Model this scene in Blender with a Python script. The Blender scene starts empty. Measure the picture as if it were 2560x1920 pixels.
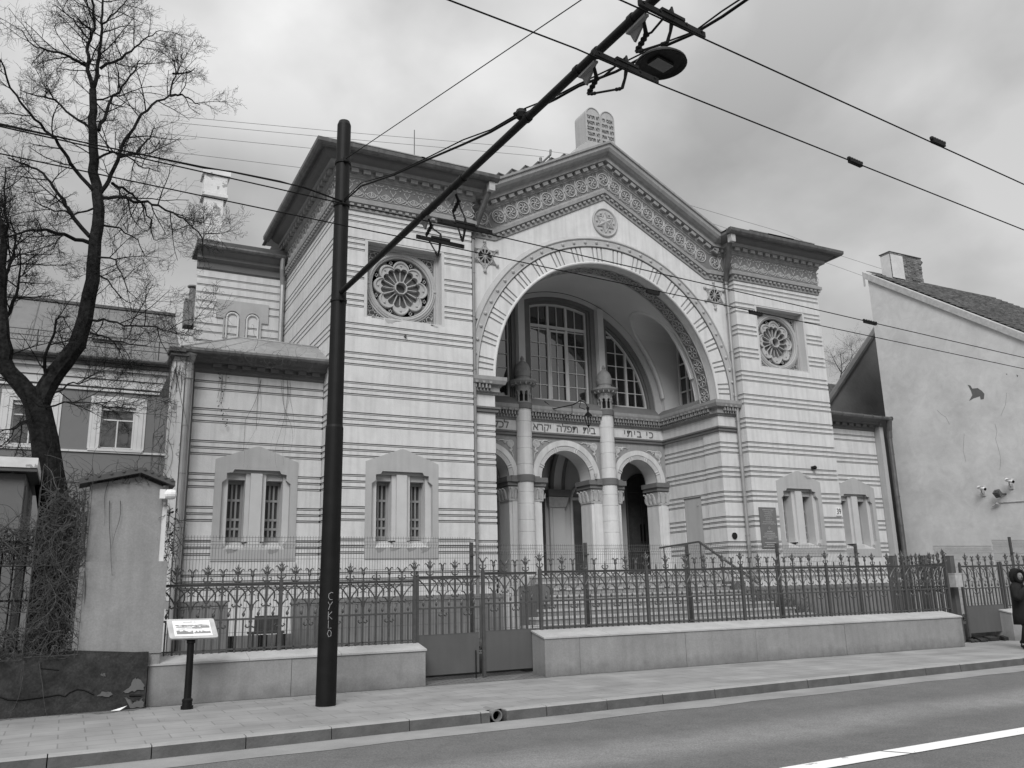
import bpy, math, random
from mathutils import Vector, Matrix
from mathutils.geometry import tessellate_polygon
R = math.radians
random.seed(7)
scene = bpy.context.scene
col = scene.collection

# ------------------------------------------------------------------ camera
F, YAW, PITCH, ROLL = 2108.924, 0.479, 0.237, -0.024
CAM = Vector((-13.974, -20.0, 1.58))
_f = Vector((math.sin(YAW)*math.cos(PITCH), math.cos(YAW)*math.cos(PITCH), math.sin(PITCH)))
_r0 = Vector((math.cos(YAW), -math.sin(YAW), 0)); _u0 = _r0.cross(_f)
_r = math.cos(ROLL)*_r0 + math.sin(ROLL)*_u0
_u = -math.sin(ROLL)*_r0 + math.cos(ROLL)*_u0
cam = bpy.data.objects.new('camera', bpy.data.cameras.new('camera')); col.objects.link(cam)
cam.data.sensor_width = 36; cam.data.lens = 36*F/2560
cam.data.clip_start = 0.05; cam.data.clip_end = 2000
cam.matrix_world = Matrix(((_r.x, _u.x, -_f.x, CAM.x), (_r.y, _u.y, -_f.y, CAM.y), (_r.z, _u.z, -_f.z, CAM.z), (0, 0, 0, 1)))
scene.camera = cam

def at(px, py, ax, v):
    """pixel of the photograph -> point on the plane ax = v"""
    d = _f + _r*((px-1280)/F) - _u*((py-960)/F)
    i = 'xyz'.index(ax); t = (v-CAM[i])/d[i]
    return CAM + d*t

# ------------------------------------------------------------------ world and sun
SUN_EL, SUN_ROT = R(38), R(213)
w = bpy.data.worlds.new('World'); scene.world = w; w.use_nodes = True
nt = w.node_tree; N = nt.nodes; L = nt.links; N.clear()
def node(t, **k):
    n = N.new(t)
    for a, b in k.items(): setattr(n, a, b)
    return n
out = node('ShaderNodeOutputWorld'); bg = node('ShaderNodeBackground'); L.new(bg.outputs[0], out.inputs[0])
sky = node('ShaderNodeTexSky', sky_type='NISHITA'); sky.sun_disc = False; sky.sun_elevation = SUN_EL; sky.sun_rotation = SUN_ROT
sky.dust_density = 4
bw = node('ShaderNodeRGBToBW'); L.new(sky.outputs[0], bw.inputs[0])
tc = node('ShaderNodeTexCoord'); sep = node('ShaderNodeSeparateXYZ'); L.new(tc.outputs['Generated'], sep.inputs[0])
# cloud layer: view direction projected on a flat ceiling of cloud
zz = node('ShaderNodeMath', operation='MAXIMUM'); L.new(sep.outputs[2], zz.inputs[0]); zz.inputs[1].default_value = 0.0
zp = node('ShaderNodeMath', operation='ADD'); L.new(zz.outputs[0], zp.inputs[0]); zp.inputs[1].default_value = 0.55
dx = node('ShaderNodeMath', operation='DIVIDE'); L.new(sep.outputs[0], dx.inputs[0]); L.new(zp.outputs[0], dx.inputs[1])
dy = node('ShaderNodeMath', operation='DIVIDE'); L.new(sep.outputs[1], dy.inputs[0]); L.new(zp.outputs[0], dy.inputs[1])
cb = node('ShaderNodeCombineXYZ'); L.new(dx.outputs[0], cb.inputs[0]); L.new(dy.outputs[0], cb.inputs[1])
n1 = node('ShaderNodeTexNoise'); n1.inputs['Scale'].default_value = 3.6; n1.inputs['Detail'].default_value = 7; n1.inputs['Roughness'].default_value = 0.47; n1.inputs['Distortion'].default_value = 0.15
off = node('ShaderNodeVectorMath', operation='ADD'); off.inputs[1].default_value = (3.7, 1.3, 0.0)
L.new(cb.outputs[0], off.inputs[0]); L.new(off.outputs[0], n1.inputs['Vector'])
cr = node('ShaderNodeValToRGB'); L.new(n1.outputs[0], cr.inputs[0])
cr.color_ramp.elements[0].position = 0.34; cr.color_ramp.elements[0].color = (.66, .66, .66, 1)
cr.color_ramp.elements[1].position = 0.65; cr.color_ramp.elements[1].color = (1.12, 1.12, 1.12, 1)
e = cr.color_ramp.elements.new(0.5); e.color = (.88, .88, .88, 1)
# brighter towards the zenith as under a real overcast sky
zr = node('ShaderNodeMapRange'); L.new(sep.outputs[2], zr.inputs[0])
zr.inputs[1].default_value = 0.45; zr.inputs[2].default_value = 1.0; zr.inputs[3].default_value = 1.0; zr.inputs[4].default_value = 3.0
skm = node('ShaderNodeMath', operation='MULTIPLY_ADD'); L.new(bw.outputs[0], skm.inputs[0]); skm.inputs[1].default_value = 0.35; skm.inputs[2].default_value = 3.3
skc = node('ShaderNodeMath', operation='MINIMUM'); L.new(skm.outputs[0], skc.inputs[0]); skc.inputs[1].default_value = 4.6
m1 = node('ShaderNodeMath', operation='MULTIPLY'); L.new(cr.outputs[0], m1.inputs[0]); L.new(zr.outputs[0], m1.inputs[1])
m2 = node('ShaderNodeMath', operation='MULTIPLY'); L.new(m1.outputs[0], m2.inputs[0]); L.new(skc.outputs[0], m2.inputs[1])
L.new(m2.outputs[0], bg.inputs[0]); bg.inputs[1].default_value = 0.088
sun = bpy.data.objects.new('sun', bpy.data.lights.new('sun', 'SUN')); col.objects.link(sun)
sun.data.energy = 1.5; sun.data.angle = R(25); sun.data.color = (1, 1, 1)
_sd = Vector((-0.55, -0.84, 0)).normalized()*math.cos(SUN_EL) + Vector((0, 0, math.sin(SUN_EL)))
sun.rotation_euler = _sd.to_track_quat('Z', 'Y').to_euler()
vs = scene.view_settings; vs.view_transform = 'Standard'; vs.look = 'None'; vs.exposure = 0.70; vs.gamma = 1; vs.use_curve_mapping = False

# ------------------------------------------------------------------ materials (the photograph is black and white: neutral greys)
def mat(name, v, rough=0.8, amt=0.12, scale=1.5, metal=0.0, bump=0.0, bscale=60, streak=0.0, spots=None, ior=1.45, fine=0.0, fscale=90, foot=0.0, mottle=0.0):
    m = bpy.data.materials.new(name); m.use_nodes = True
    t = m.node_tree; n = t.nodes; l = t.links; b = n['Principled BSDF']
    b.inputs['Roughness'].default_value = rough; b.inputs['Metallic'].default_value = metal; b.inputs['IOR'].default_value = ior
    g = n.new('ShaderNodeNewGeometry')
    no = n.new('ShaderNodeTexNoise'); no.inputs['Scale'].default_value = scale; no.inputs['Detail'].default_value = 6; no.inputs['Roughness'].default_value = .6
    l.new(g.outputs['Position'], no.inputs['Vector'])
    mr = n.new('ShaderNodeMapRange'); l.new(no.outputs[0], mr.inputs[0])
    mr.inputs[1].default_value = .25; mr.inputs[2].default_value = .75; mr.inputs[3].default_value = v*(1-amt); mr.inputs[4].default_value = v*(1+amt)
    cur = mr.outputs[0]
    def mul(a, bsock):
        x = n.new('ShaderNodeMath'); x.operation = 'MULTIPLY'; l.new(a, x.inputs[0]); l.new(bsock, x.inputs[1]); return x.outputs[0]
    if streak:
        mp = n.new('ShaderNodeMapping'); mp.inputs['Scale'].default_value = (5, 5, .35); l.new(g.outputs['Position'], mp.inputs[0])
        ns = n.new('ShaderNodeTexNoise'); ns.inputs['Scale'].default_value = 1.6; ns.inputs['Detail'].default_value = 5; l.new(mp.outputs[0], ns.inputs['Vector'])
        ms = n.new('ShaderNodeMapRange'); l.new(ns.outputs[0], ms.inputs[0]); ms.inputs[1].default_value = .42; ms.inputs[2].default_value = .72; ms.inputs[3].default_value = 1; ms.inputs[4].default_value = 1-streak
        cur = mul(cur, ms.outputs[0])
    if fine:
        nf = n.new('ShaderNodeTexNoise'); nf.inputs['Scale'].default_value = fscale; nf.inputs['Detail'].default_value = 3; l.new(g.outputs['Position'], nf.inputs['Vector'])
        mf = n.new('ShaderNodeMapRange'); l.new(nf.outputs[0], mf.inputs[0]); mf.inputs[1].default_value = .3; mf.inputs[2].default_value = .7; mf.inputs[3].default_value = 1-fine; mf.inputs[4].default_value = 1+fine
        cur = mul(cur, mf.outputs[0])
    if mottle:      # worn, smeared patches
        nm = n.new('ShaderNodeTexNoise'); nm.inputs['Scale'].default_value = 1.7; nm.inputs['Detail'].default_value = 9; nm.inputs['Roughness'].default_value = .7; nm.inputs['Distortion'].default_value = 1.6; l.new(g.outputs['Position'], nm.inputs['Vector'])
        mm = n.new('ShaderNodeMapRange'); l.new(nm.outputs[0], mm.inputs[0]); mm.inputs[1].default_value = .35; mm.inputs[2].default_value = .65; mm.inputs[3].default_value = 1-mottle; mm.inputs[4].default_value = 1+mottle
        cur = mul(cur, mm.outputs[0])
    if foot:        # splash dirt on the lowest part
        sp_ = n.new('ShaderNodeSeparateXYZ'); l.new(g.outputs['Position'], sp_.inputs[0])
        nz_ = n.new('ShaderNodeTexNoise'); nz_.inputs['Scale'].default_value = 6; nz_.inputs['Detail'].default_value = 6; l.new(g.outputs['Position'], nz_.inputs['Vector'])
        az = n.new('ShaderNodeMath'); az.operation = 'MULTIPLY_ADD'; l.new(nz_.outputs[0], az.inputs[0]); az.inputs[1].default_value = -.35; l.new(sp_.outputs[2], az.inputs[2])
        fz = n.new('ShaderNodeMapRange'); l.new(az.outputs[0], fz.inputs[0]); fz.inputs[1].default_value = -.20; fz.inputs[2].default_value = .08; fz.inputs[3].default_value = 1-foot; fz.inputs[4].default_value = 1
        cur = mul(cur, fz.outputs[0])
    if spots:
        sv, sc_, th = spots
        n2 = n.new('ShaderNodeTexNoise'); n2.inputs['Scale'].default_value = sc_; n2.inputs['Detail'].default_value = 8; n2.inputs['Roughness'].default_value = .62; l.new(g.outputs['Position'], n2.inputs['Vector'])
        s2 = n.new('ShaderNodeMapRange'); l.new(n2.outputs[0], s2.inputs[0]); s2.inputs[1].default_value = th; s2.inputs[2].default_value = th+.02
        mx = n.new('ShaderNodeMix'); l.new(s2.outputs[0], mx.inputs[0]); l.new(cur, mx.inputs[2]); mx.inputs[3].default_value = sv
        cur = mx.outputs[0]
    l.new(cur, b.inputs['Base Color'])
    if bump:
        nb = n.new('ShaderNodeTexNoise'); nb.inputs['Scale'].default_value = bscale; nb.inputs['Detail'].default_value = 5; l.new(g.outputs['Position'], nb.inputs['Vector'])
        bp = n.new('ShaderNodeBump'); bp.inputs['Strength'].default_value = bump; bp.inputs['Distance'].default_value = .02; l.new(nb.outputs[0], bp.inputs['Height']); l.new(bp.outputs[0], b.inputs['Normal'])
    return m

M = {}
M['plaster'] = mat('light painted plaster', .585, .85, .08, .9, streak=.15, bump=.15, bscale=30, spots=None, mottle=.05)
M['groove'] = mat('dark painted groove', .175, .85, .25, 5, mottle=.2)
M['fillet'] = mat('fillet', .42, .85, .1, 3)
M['trim'] = mat('grey painted trim', .27, .8, .12, 2.5, streak=.18, bump=.1)
M['relief'] = mat('moulded relief', .40, .8, .2, 9)
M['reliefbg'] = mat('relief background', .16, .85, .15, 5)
M['dark'] = mat('dark trim and eave shade', .135, .8, .12, 3)
M['panel'] = mat('grey window surround', .39, .8, .07, 2.2, streak=.1, bump=.08)
M['panel2'] = mat('recess plaster', .50, .8, .08, 2)
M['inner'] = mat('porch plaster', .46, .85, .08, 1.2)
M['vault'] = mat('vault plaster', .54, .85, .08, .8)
M['wood'] = mat('dark door wood', .045, .5, .3, 8)
M['frame'] = mat('window frame paint', .50, .55, .08, 4)
M['glass'] = mat('window glass', .012, .03, .3, 2, ior=2.3)
M['glass2'] = mat('dull window glass', .05, .12, .3, 2, ior=1.6)
M['milk'] = mat('grey rose window pane', .11, .3, .3, 3)
M['void'] = mat('dark interior', .008, .9, .1, 2)
M['gutter'] = mat('weathered gutter metal', .12, .45, .3, 4, streak=.35, metal=.3)
M['pipe'] = mat('zinc downpipe', .34, .42, .12, 3, streak=.2, metal=.4)
M['roof'] = mat('sheet metal roof', .33, .45, .18, 1.4, metal=.3, streak=.2)
M['roofdark'] = mat('roof edge', .07, .6, .2, 3)
M['bracket'] = mat('galvanised bracket', .45, .5, .2, 8, metal=.2)
M['conc'] = mat('smooth concrete cladding', .255, .75, .12, 1.4, streak=.12, bump=.15, bscale=25, fine=.08, fscale=40, foot=.35, mottle=.07, spots=(.15, 9, .735))
M['coping'] = mat('pale stone coping', .40, .7, .12, 2.0, fine=.06, fscale=40, mottle=.09)
M['iron'] = mat('grey painted iron', .080, .45, .2, 14, metal=.2)
M['gate'] = mat('dark grey sheet steel', .10, .5, .12, 1.5, streak=.1)
M['mesh'] = mat('galvanised wire', .12, .5, .15, 9, metal=.3)
M['black'] = mat('black painted steel', .007, .55, .4, 5, bump=.05, ior=1.3)
M['wire'] = mat('black cable', .008, .7, .2, 20, ior=1.2)
M['rubber'] = mat('insulator', .012, .7, .2, 20, ior=1.3)
M['white'] = mat('white enamel', .72, .4, .05, 8)
M['scratch'] = mat('scratched chalk', .30, .8, .1, 30)
M['ink'] = mat('printing ink', .10, .7, .3, 40)
M['stone'] = mat('dark painted masonry', .028, .9, .6, 3.5, bump=.25, bscale=30, spots=(.20, 4.2, .70), fine=.3, fscale=35, mottle=.3)
M['peel'] = mat('peeling whitewash', .62, .9, .15, 2.0, bump=.4, bscale=12, spots=(.30, 3.2, .585))
M['house'] = mat('patched grey render', .55, .9, .13, .8, bump=.5, bscale=4, spots=None, fine=.04, mottle=.07)
M['tri'] = mat('old dark render', .115, .9, .25, 1.1, bump=.4, bscale=8, spots=(.25, 1.1, .66))
M['brick'] = mat('weathered brick', .25, .9, .4, 9, bump=.6, bscale=20)
M['tile'] = mat('clay roof tile', .10, .8, .6, 5, bump=.3)
M['nb'] = mat('neighbour wall paint', .165, .85, .06, 1.5)
M['nbt'] = mat('neighbour white trim', .56, .8, .08, 3)
M['shed'] = mat('shed sheet wall', .13, .7, .12, 1.5)
M['bark'] = mat('dark bark', .020, 1, .7, 14, bump=1, bscale=22, ior=1.1, mottle=.3)
M['vine'] = mat('dry vine stem', .065, .9, .6, 20)
M['leaf'] = mat('dry leaf', .05, .9, .7, 30)
M['slate'] = mat('mansard sheet', .15, .7, .12, 1.2, streak=.12)
M['plinth'] = mat('grey plinth render', .19, .9, .2, 1.5, streak=.2)
M['soil'] = mat('yard soil', .07, .95, .5, 3, bump=.8, bscale=15)
M['asphalt'] = None
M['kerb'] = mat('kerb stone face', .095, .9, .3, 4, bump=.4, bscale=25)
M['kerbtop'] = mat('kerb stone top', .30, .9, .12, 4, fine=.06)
M['strip'] = mat('dusty gutter strip', .25, .9, .22, 1.6, fine=.1)
M['paint'] = mat('road paint', .78, .8, .06, 3, spots=(.35, 5, .64), fine=.05)
M['board'] = mat('pale chipboard', .46, .8, .1, 4)
M['cloth'] = mat('black coat cloth', .008, .95, .3, 12)
M['fur'] = mat('black fur trim', .006, 1, .3, 60, bump=1, bscale=200)
M['skin'] = mat('skin', .19, .6, .08, 20)
M['litter'] = mat('white paper', .8, .8, .05, 30)

# road surface: wheel paths are polished paler and patched
def road_mat():
    m = mat('asphalt', .125, .85, .16, .7, bump=.5, bscale=70, fine=.30, fscale=55, mottle=.10)
    t = m.node_tree; n = t.nodes; l = t.links; b = n['Principled BSDF']; src = b.inputs['Base Color'].links[0].from_socket
    g = n.new('ShaderNodeNewGeometry'); s = n.new('ShaderNodeSeparateXYZ'); l.new(g.outputs['Position'], s.inputs[0])
    no = n.new('ShaderNodeTexNoise'); no.inputs['Scale'].default_value = .35; l.new(g.outputs['Position'], no.inputs['Vector'])
    a = n.new('ShaderNodeMath'); a.operation = 'MULTIPLY_ADD'; l.new(no.outputs[0], a.inputs[0]); a.inputs[1].default_value = .7; l.new(s.outputs[1], a.inputs[2])
    sl = n.new('ShaderNodeMath'); sl.operation = 'MULTIPLY_ADD'; l.new(s.outputs[0], sl.inputs[0]); sl.inputs[1].default_value = -.02; l.new(a.outputs[0], sl.inputs[2])
    r = n.new('ShaderNodeValToRGB'); mr = n.new('ShaderNodeMapRange'); l.new(sl.outputs[0], mr.inputs[0]); mr.inputs[1].default_value = -20; mr.inputs[2].default_value = -8
    l.new(mr.outputs[0], r.inputs[0]); els = r.color_ramp.elements
    els[0].position = 0; els[0].color = (1, 1, 1, 1); els[1].position = 1; els[1].color = (1, 1, 1, 1)
    for p, v in ((.40, 1.0), (.46, 1.35), (.52, 1.0), (.655, .98), (.70, 1.55), (.735, 1.5), (.78, 1.0)):
        e = els.new(p); e.color = (v, v, v, 1)
    x = n.new('ShaderNodeMath'); x.operation = 'MULTIPLY'; l.new(src, x.inputs[0]); l.new(r.outputs[0], x.inputs[1]); l.new(x.outputs[0], b.inputs['Base Color'])
    return m
M['asphalt'] = road_mat()

def brick_mat(name, v1, v2, mort, sx, sz, rot=None, ms=.012, bump=.3, plane='xy', rough=.85, amt=.1):
    m = bpy.data.materials.new(name); m.use_nodes = True
    t = m.node_tree; n = t.nodes; l = t.links; b = n['Principled BSDF']; b.inputs['Roughness'].default_value = rough
    g = n.new('ShaderNodeNewGeometry'); s = n.new('ShaderNodeSeparateXYZ'); l.new(g.outputs['Position'], s.inputs[0])
    c = n.new('ShaderNodeCombineXYZ'); ix = {'x': 0, 'y': 1, 'z': 2}
    l.new(s.outputs[ix[plane[0]]], c.inputs[0]); l.new(s.outputs[ix[plane[1]]], c.inputs[1])
    br = n.new('ShaderNodeTexBrick'); l.new(c.outputs[0], br.inputs['Vector'])
    br.inputs['Scale'].default_value = 1; br.inputs['Brick Width'].default_value = sx; br.inputs['Row Height'].default_value = sz
    br.inputs['Mortar Size'].default_value = ms; br.inputs['Mortar Smooth'].default_value = .3
    br.inputs['Color1'].default_value = (v1, v1, v1, 1); br.inputs['Color2'].default_value = (v2, v2, v2, 1); br.inputs['Mortar'].default_value = (mort, mort, mort, 1)
    no = n.new('ShaderNodeTexNoise'); no.inputs['Scale'].default_value = 1.3; no.inputs['Detail'].default_value = 7; l.new(g.outputs['Position'], no.inputs['Vector'])
    mr = n.new('ShaderNodeMapRange'); l.new(no.outputs[0], mr.inputs[0]); mr.inputs[1].default_value = .3; mr.inputs[2].default_value = .7; mr.inputs[3].default_value = 1-amt; mr.inputs[4].default_value = 1+amt
    mx = n.new('ShaderNodeVectorMath'); mx.operation = 'SCALE'; l.new(br.outputs[0], mx.inputs[0]); l.new(mr.outputs[0], mx.inputs['Scale'])
    l.new(mx.outputs[0], b.inputs['Base Color'])
    bp = n.new('ShaderNodeBump'); bp.inputs['Strength'].default_value = bump; bp.inputs['Distance'].default_value = .01; bp.invert = True
    l.new(br.outputs['Fac'], bp.inputs['Height']); l.new(bp.outputs[0], b.inputs['Normal'])
    return m
M['paving'] = brick_mat('concrete paving slabs', .27, .235, .17, .58, .36, ms=.009, bump=.25, amt=.2)
M['cobble'] = brick_mat('small paving bricks', .17, .12, .06, .22, .11, ms=.012, bump=.4)
M['chimbrick'] = brick_mat('chimney brick', .30, .16, .09, .24, .075, ms=.012, bump=.8, plane='xz', amt=.35)

# ------------------------------------------------------------------ mesh builder
OFF = {}
class MB:
    def __init__(s): s.v = []; s.f = []; s.m = []; s.k = 0
    def mt(s, k): s.k = k; return s
    def poly(s, pts):
        i = len(s.v); s.v += [tuple(p) for p in pts]; s.f.append(tuple(range(i, i+len(pts)))); s.m.append(s.k); return s
    def idx(s, pts, faces):
        i = len(s.v); s.v += [tuple(p) for p in pts]
        for f in faces: s.f.append(tuple(i+j for j in f)); s.m.append(s.k)
        return s
    def box(s, x0, x1, y0, y1, z0, z1):
        if x1 < x0: x0, x1 = x1, x0
        if y1 < y0: y0, y1 = y1, y0
        if z1 < z0: z0, z1 = z1, z0
        p = [(x0, y0, z0), (x1, y0, z0), (x1, y1, z0), (x0, y1, z0), (x0, y0, z1), (x1, y0, z1), (x1, y1, z1), (x0, y1, z1)]
        return s.idx(p, [(0, 3, 2, 1), (4, 5, 6, 7), (0, 1, 5, 4), (1, 2, 6, 5), (2, 3, 7, 6), (3, 0, 4, 7)])
    def hexa(s, p):      # 8 points, bottom 4 then top 4
        return s.idx(p, [(0, 3, 2, 1), (4, 5, 6, 7), (0, 1, 5, 4), (1, 2, 6, 5), (2, 3, 7, 6), (3, 0, 4, 7)])
    def obox(s, c, U, V, W):   # centre + three half vectors
        c = Vector(c); U, V, W = Vector(U), Vector(V), Vector(W)
        return s.hexa([c-U-V-W, c+U-V-W, c+U+V-W, c-U+V-W, c-U-V+W, c+U-V+W, c+U+V+W, c-U+V+W])
    def bar(s, a, b, wd, ht, up=(0, 0, 1)):
        a, b = Vector(a), Vector(b); d = (b-a); ln = d.length; d.normalize(); u = Vector(up); sd = d.cross(u)
        if sd.length < 1e-4: sd = d.cross(Vector((1, 0, 0)))
        sd.normalize(); u = sd.cross(d)
        return s.obox((a+b)/2, d*ln/2, sd*wd/2, u*ht/2)
    def tube(s, pts, r, n=6, cap=True):
        pts = [Vector(p) for p in pts]; k = len(pts)
        if not hasattr(r, '__len__'): r = [r]*k
        up = None; rings = []
        for i, p in enumerate(pts):
            d = (pts[min(i+1, k-1)]-pts[max(i-1, 0)])
            if d.length < 1e-9: d = Vector((0, 0, 1))
            d.normalize()
            if up is None:
                up = Vector((0, 0, 1)) if abs(d.z) < .9 else Vector((1, 0, 0))
            a = d.cross(up)
            if a.length < 1e-5: a = d.cross(Vector((0.3, 1, 0.2)))
            a.normalize(); b = a.cross(d); up = b
            rings.append([p+(a*math.cos(2*math.pi*j/n)+b*math.sin(2*math.pi*j/n))*r[i] for j in range(n)])
        P = [q for rg in rings for q in rg]; fs = []
        for i in range(k-1):
            for j in range(n):
                fs.append((i*n+j, i*n+(j+1) % n, (i+1)*n+(j+1) % n, (i+1)*n+j))
        if cap: fs.append(tuple(range(n))[::-1]); fs.append(tuple((k-1)*n+j for j in range(n)))
        return s.idx(P, fs)
    def lathe(s, prof, c, n=16, a0=0.0, a1=2*math.pi, axis='z', cap=True):
        """prof: list of (radius, height)"""
        full = abs(a1-a0-2*math.pi) < 1e-6; m = n if full else n+1; P = []
        for (r, h) in prof:
            for j in range(m):
                a = a0+(a1-a0)*j/n; x, y = r*math.cos(a), r*math.sin(a)
                P.append((c[0]+x, c[1]+y, c[2]+h) if axis == 'z' else ((c[0]+x, c[1]-h, c[2]+y) if axis == 'y' else (c[0]+h, c[1]+x, c[2]+y)))
        fs = []
        for i in range(len(prof)-1):
            for j in range(n):
                fs.append((i*m+j, i*m+(j+1) % m, (i+1)*m+(j+1) % m, (i+1)*m+j))
        if cap and full:
            if prof[0][0] > 1e-6: fs.append(tuple(range(m))[::-1])
            if prof[-1][0] > 1e-6: fs.append(tuple((len(prof)-1)*m+j for j in range(m)))
        return s.idx(P, fs)
    def ball(s, c, r, n=8):
        k = max(3, n//2)
        return s.lathe([(max(1e-5, r*math.sin(math.pi*i/k)), -r*math.cos(math.pi*i/k)) for i in range(k+1)], c, n, cap=False)
    def plate(s, outer, holes, y0, y1, mp=None, sides=True, back=True):
        """polygon with holes in the x-z plane, thickness y0 (front) to y1"""
        mp = mp or (lambda x, z, y: (x, y, z))
        loops = [outer]+list(holes); flat = [p for lp in loops for p in lp]
        tri = tessellate_polygon([[Vector((p[0], p[1], 0)) for p in lp] for lp in loops]); n = len(flat)
        P = [mp(p[0], p[1], y0) for p in flat]+[mp(p[0], p[1], y1) for p in flat]; fs = []
        for t in tri:
            a, b, c = [Vector((flat[i][0], flat[i][1])) for i in t]
            cr_ = (b-a).x*(c-a).y-(b-a).y*(c-a).x
            if abs(cr_) < 1e-9: continue
            tt = tuple(t) if cr_ > 0 else tuple(t)[::-1]
            fs.append(tt)
            if back: fs.append(tuple(i+n for i in tt[::-1]))
        if sides:
            o = 0
            for lp in loops:
                k = len(lp)
                for i in range(k): fs.append((o+i, o+(i+1) % k, n+o+(i+1) % k, n+o+i))
                o += k
        return s.idx(P, fs)
    def ring(s, cx, cz, r0, r1, y0, y1, a0=0.0, a1=math.pi, n=48, mp=None):
        """flat ring sector r0..r1 in the facade plane, from y0 (front) to y1"""
        mp = mp or (lambda x, z, y: (x, y, z)); P = []
        for j in range(n+1):
            a = a0+(a1-a0)*j/n; ca, sa = math.cos(a), math.sin(a)
            for (r, y) in ((r0, y0), (r1, y0), (r1, y1), (r0, y1)): P.append(mp(cx+r*ca, cz+r*sa, y))
        fs = []
        for j in range(n):
            b = j*4; c = b+4
            for q in range(4): fs.append((b+q, b+(q+1) % 4, c+(q+1) % 4, c+q))
        fs.append((0, 3, 2, 1)); fs.append((n*4, n*4+1, n*4+2, n*4+3))
        return s.idx(P, fs)
    def sweep(s, prof, stations, closed=False, cap=True, ks=None):
        """prof: (d,h) points; stations: functions (d,h)->xyz"""
        k = len(prof); P = [st(d, h) for st in stations for (d, h) in prof]; fs = []; kk = []; n0 = len(s.m)
        for i in range(len(stations)-1):
            for j in range(k-1 if not closed else k):
                a = i*k+j; b = i*k+(j+1) % k; fs.append((a, b, b+k, a+k)); kk.append(ks[j] if ks else s.k)
        if cap: fs.append(tuple(range(k))); fs.append(tuple((len(stations)-1)*k+j for j in range(k))[::-1])
        s.idx(P, fs); s.m[n0:n0+len(kk)] = kk; return s
    def build(s, name, mats, parent=None, smooth=False, origin=None):
        if not isinstance(mats, (list, tuple)): mats = [mats]
        me = bpy.data.meshes.new(name)
        if parent is not None: o_ = OFF[parent.name]
        elif origin is not None: o_ = Vector(origin)
        else:
            xs = [v[0] for v in s.v]; ys = [v[1] for v in s.v]; zs = [v[2] for v in s.v]
            o_ = Vector(((min(xs)+max(xs))/2, (min(ys)+max(ys))/2, min(zs)))
        me.from_pydata([(v[0]-o_.x, v[1]-o_.y, v[2]-o_.z) for v in s.v], [], s.f)
        for m_ in mats: me.materials.append(M[m_] if isinstance(m_, str) else m_)
        me.polygons.foreach_set('material_index', s.m)
        if smooth: me.polygons.foreach_set('use_smooth', [True]*len(s.f))
        me.validate(); me.update()
        ob = bpy.data.objects.new(name, me); col.objects.link(ob); OFF[ob.name] = o_
        if parent is not None: ob.parent = parent
        else: ob.location = o_
        return ob

def tag(o, label, cat, group=None):
    o['label'] = label; o['category'] = cat
    if group: o['group'] = group
    return o
def thing(name, label, cat, loc, group=None):
    o = bpy.data.objects.new(name, None); col.objects.link(o); o.location = loc; o.empty_display_size = .2
    OFF[o.name] = Vector(loc); return tag(o, label, cat, group)
def struct(o): o['kind'] = 'structure'; return o
def lab(o, label): o['label'] = label; return o
def text(body, size, ext, fn, name, m, parent, align='CENTER', sx=1.0, spc=1.0):
    """lettering as mesh; fn maps local (x,y,z) to world"""
    cu = bpy.data.curves.new('t', 'FONT'); cu.body = body; cu.size = size; cu.extrude = ext; cu.align_x = align; cu.align_y = 'CENTER'; cu.resolution_u = 3; cu.space_character = spc
    to = bpy.data.objects.new('t', cu); col.objects.link(to)
    dg = bpy.context.evaluated_depsgraph_get(); me = bpy.data.meshes.new_from_object(to.evaluated_get(dg))
    b = MB(); b.idx([fn(v.co.x*sx, v.co.y, v.co.z) for v in me.vertices], [tuple(p.vertices) for p in me.polygons])
    bpy.data.objects.remove(to); bpy.data.curves.remove(cu); bpy.data.meshes.remove(me)
    return b.build(name, m, parent) if b.v else None
def arc(cx, cz, r, a0, a1, n): return [(cx+r*math.cos(a0+(a1-a0)*i/n), cz+r*math.sin(a0+(a1-a0)*i/n)) for i in range(n+1)]
def minus(x0, x1, z0, z1, holes):
    """rectangles of [x0,x1]x[z0,z1] left outside the holes"""
    res = [(x0, x1, z0, z1)]
    for (a, b, c, d) in holes:
        nx = []
        for (p, q, r_, t_) in res:
            if a >= q or b <= p or c >= t_ or d <= r_: nx.append((p, q, r_, t_)); continue
            if p < a: nx.append((p, a, r_, t_))
            if b < q: nx.append((b, q, r_, t_))
            if r_ < c: nx.append((max(p, a), min(q, b), r_, c))
            if d < t_: nx.append((max(p, a), min(q, b), d, t_))
        res = nx
    return [t for t in res if t[1]-t[0] > 1e-4 and t[3]-t[2] > 1e-4]

# ================================================================== THE SETTING
YARD = 0.38
def kx(x): return -9.46 + (x+14.4)*.0255          # kerb line
b = MB()
b.poly([(-400, -400, -.30), (400, -400, -.30), (400, 400, -.30), (-400, 400, -.30)])
struct(b.build('ground', 'soil', origin=(0, 0, -.30)))
b = MB(); b.poly([(-80, -19.2, -.14), (80, -16.2, -.14), (80, kx(80)+.02, -.14), (-80, kx(-80)+.02, -.14)])
struct(b.build('road', 'asphalt', origin=(0, -13, -.14)))
b = MB()
X = [-60+i*.8 for i in range(140)]
random.seed(3)
jit = [random.uniform(-.05, .05) for _ in X]
for i in range(len(X)-1):
    a, c = X[i], X[i+1]
    b.poly([(a, kx(a)-.62+jit[i], -.136), (c, kx(c)-.62+jit[i+1], -.136), (c, kx(c), -.136), (a, kx(a), -.136)])
struct(b.build('gutter_strip', 'strip', origin=(0, -9.6, -.136)))
b = MB(); b.box(-60, 60, -30, -19.0, -.1, 0); b.v = [(x, y+(.0375*x if y < -25 else .0375*x), z) for x, y, z in b.v]
struct(b.build('far_pavement', 'paving', origin=(0, -22, -.1)))
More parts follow.
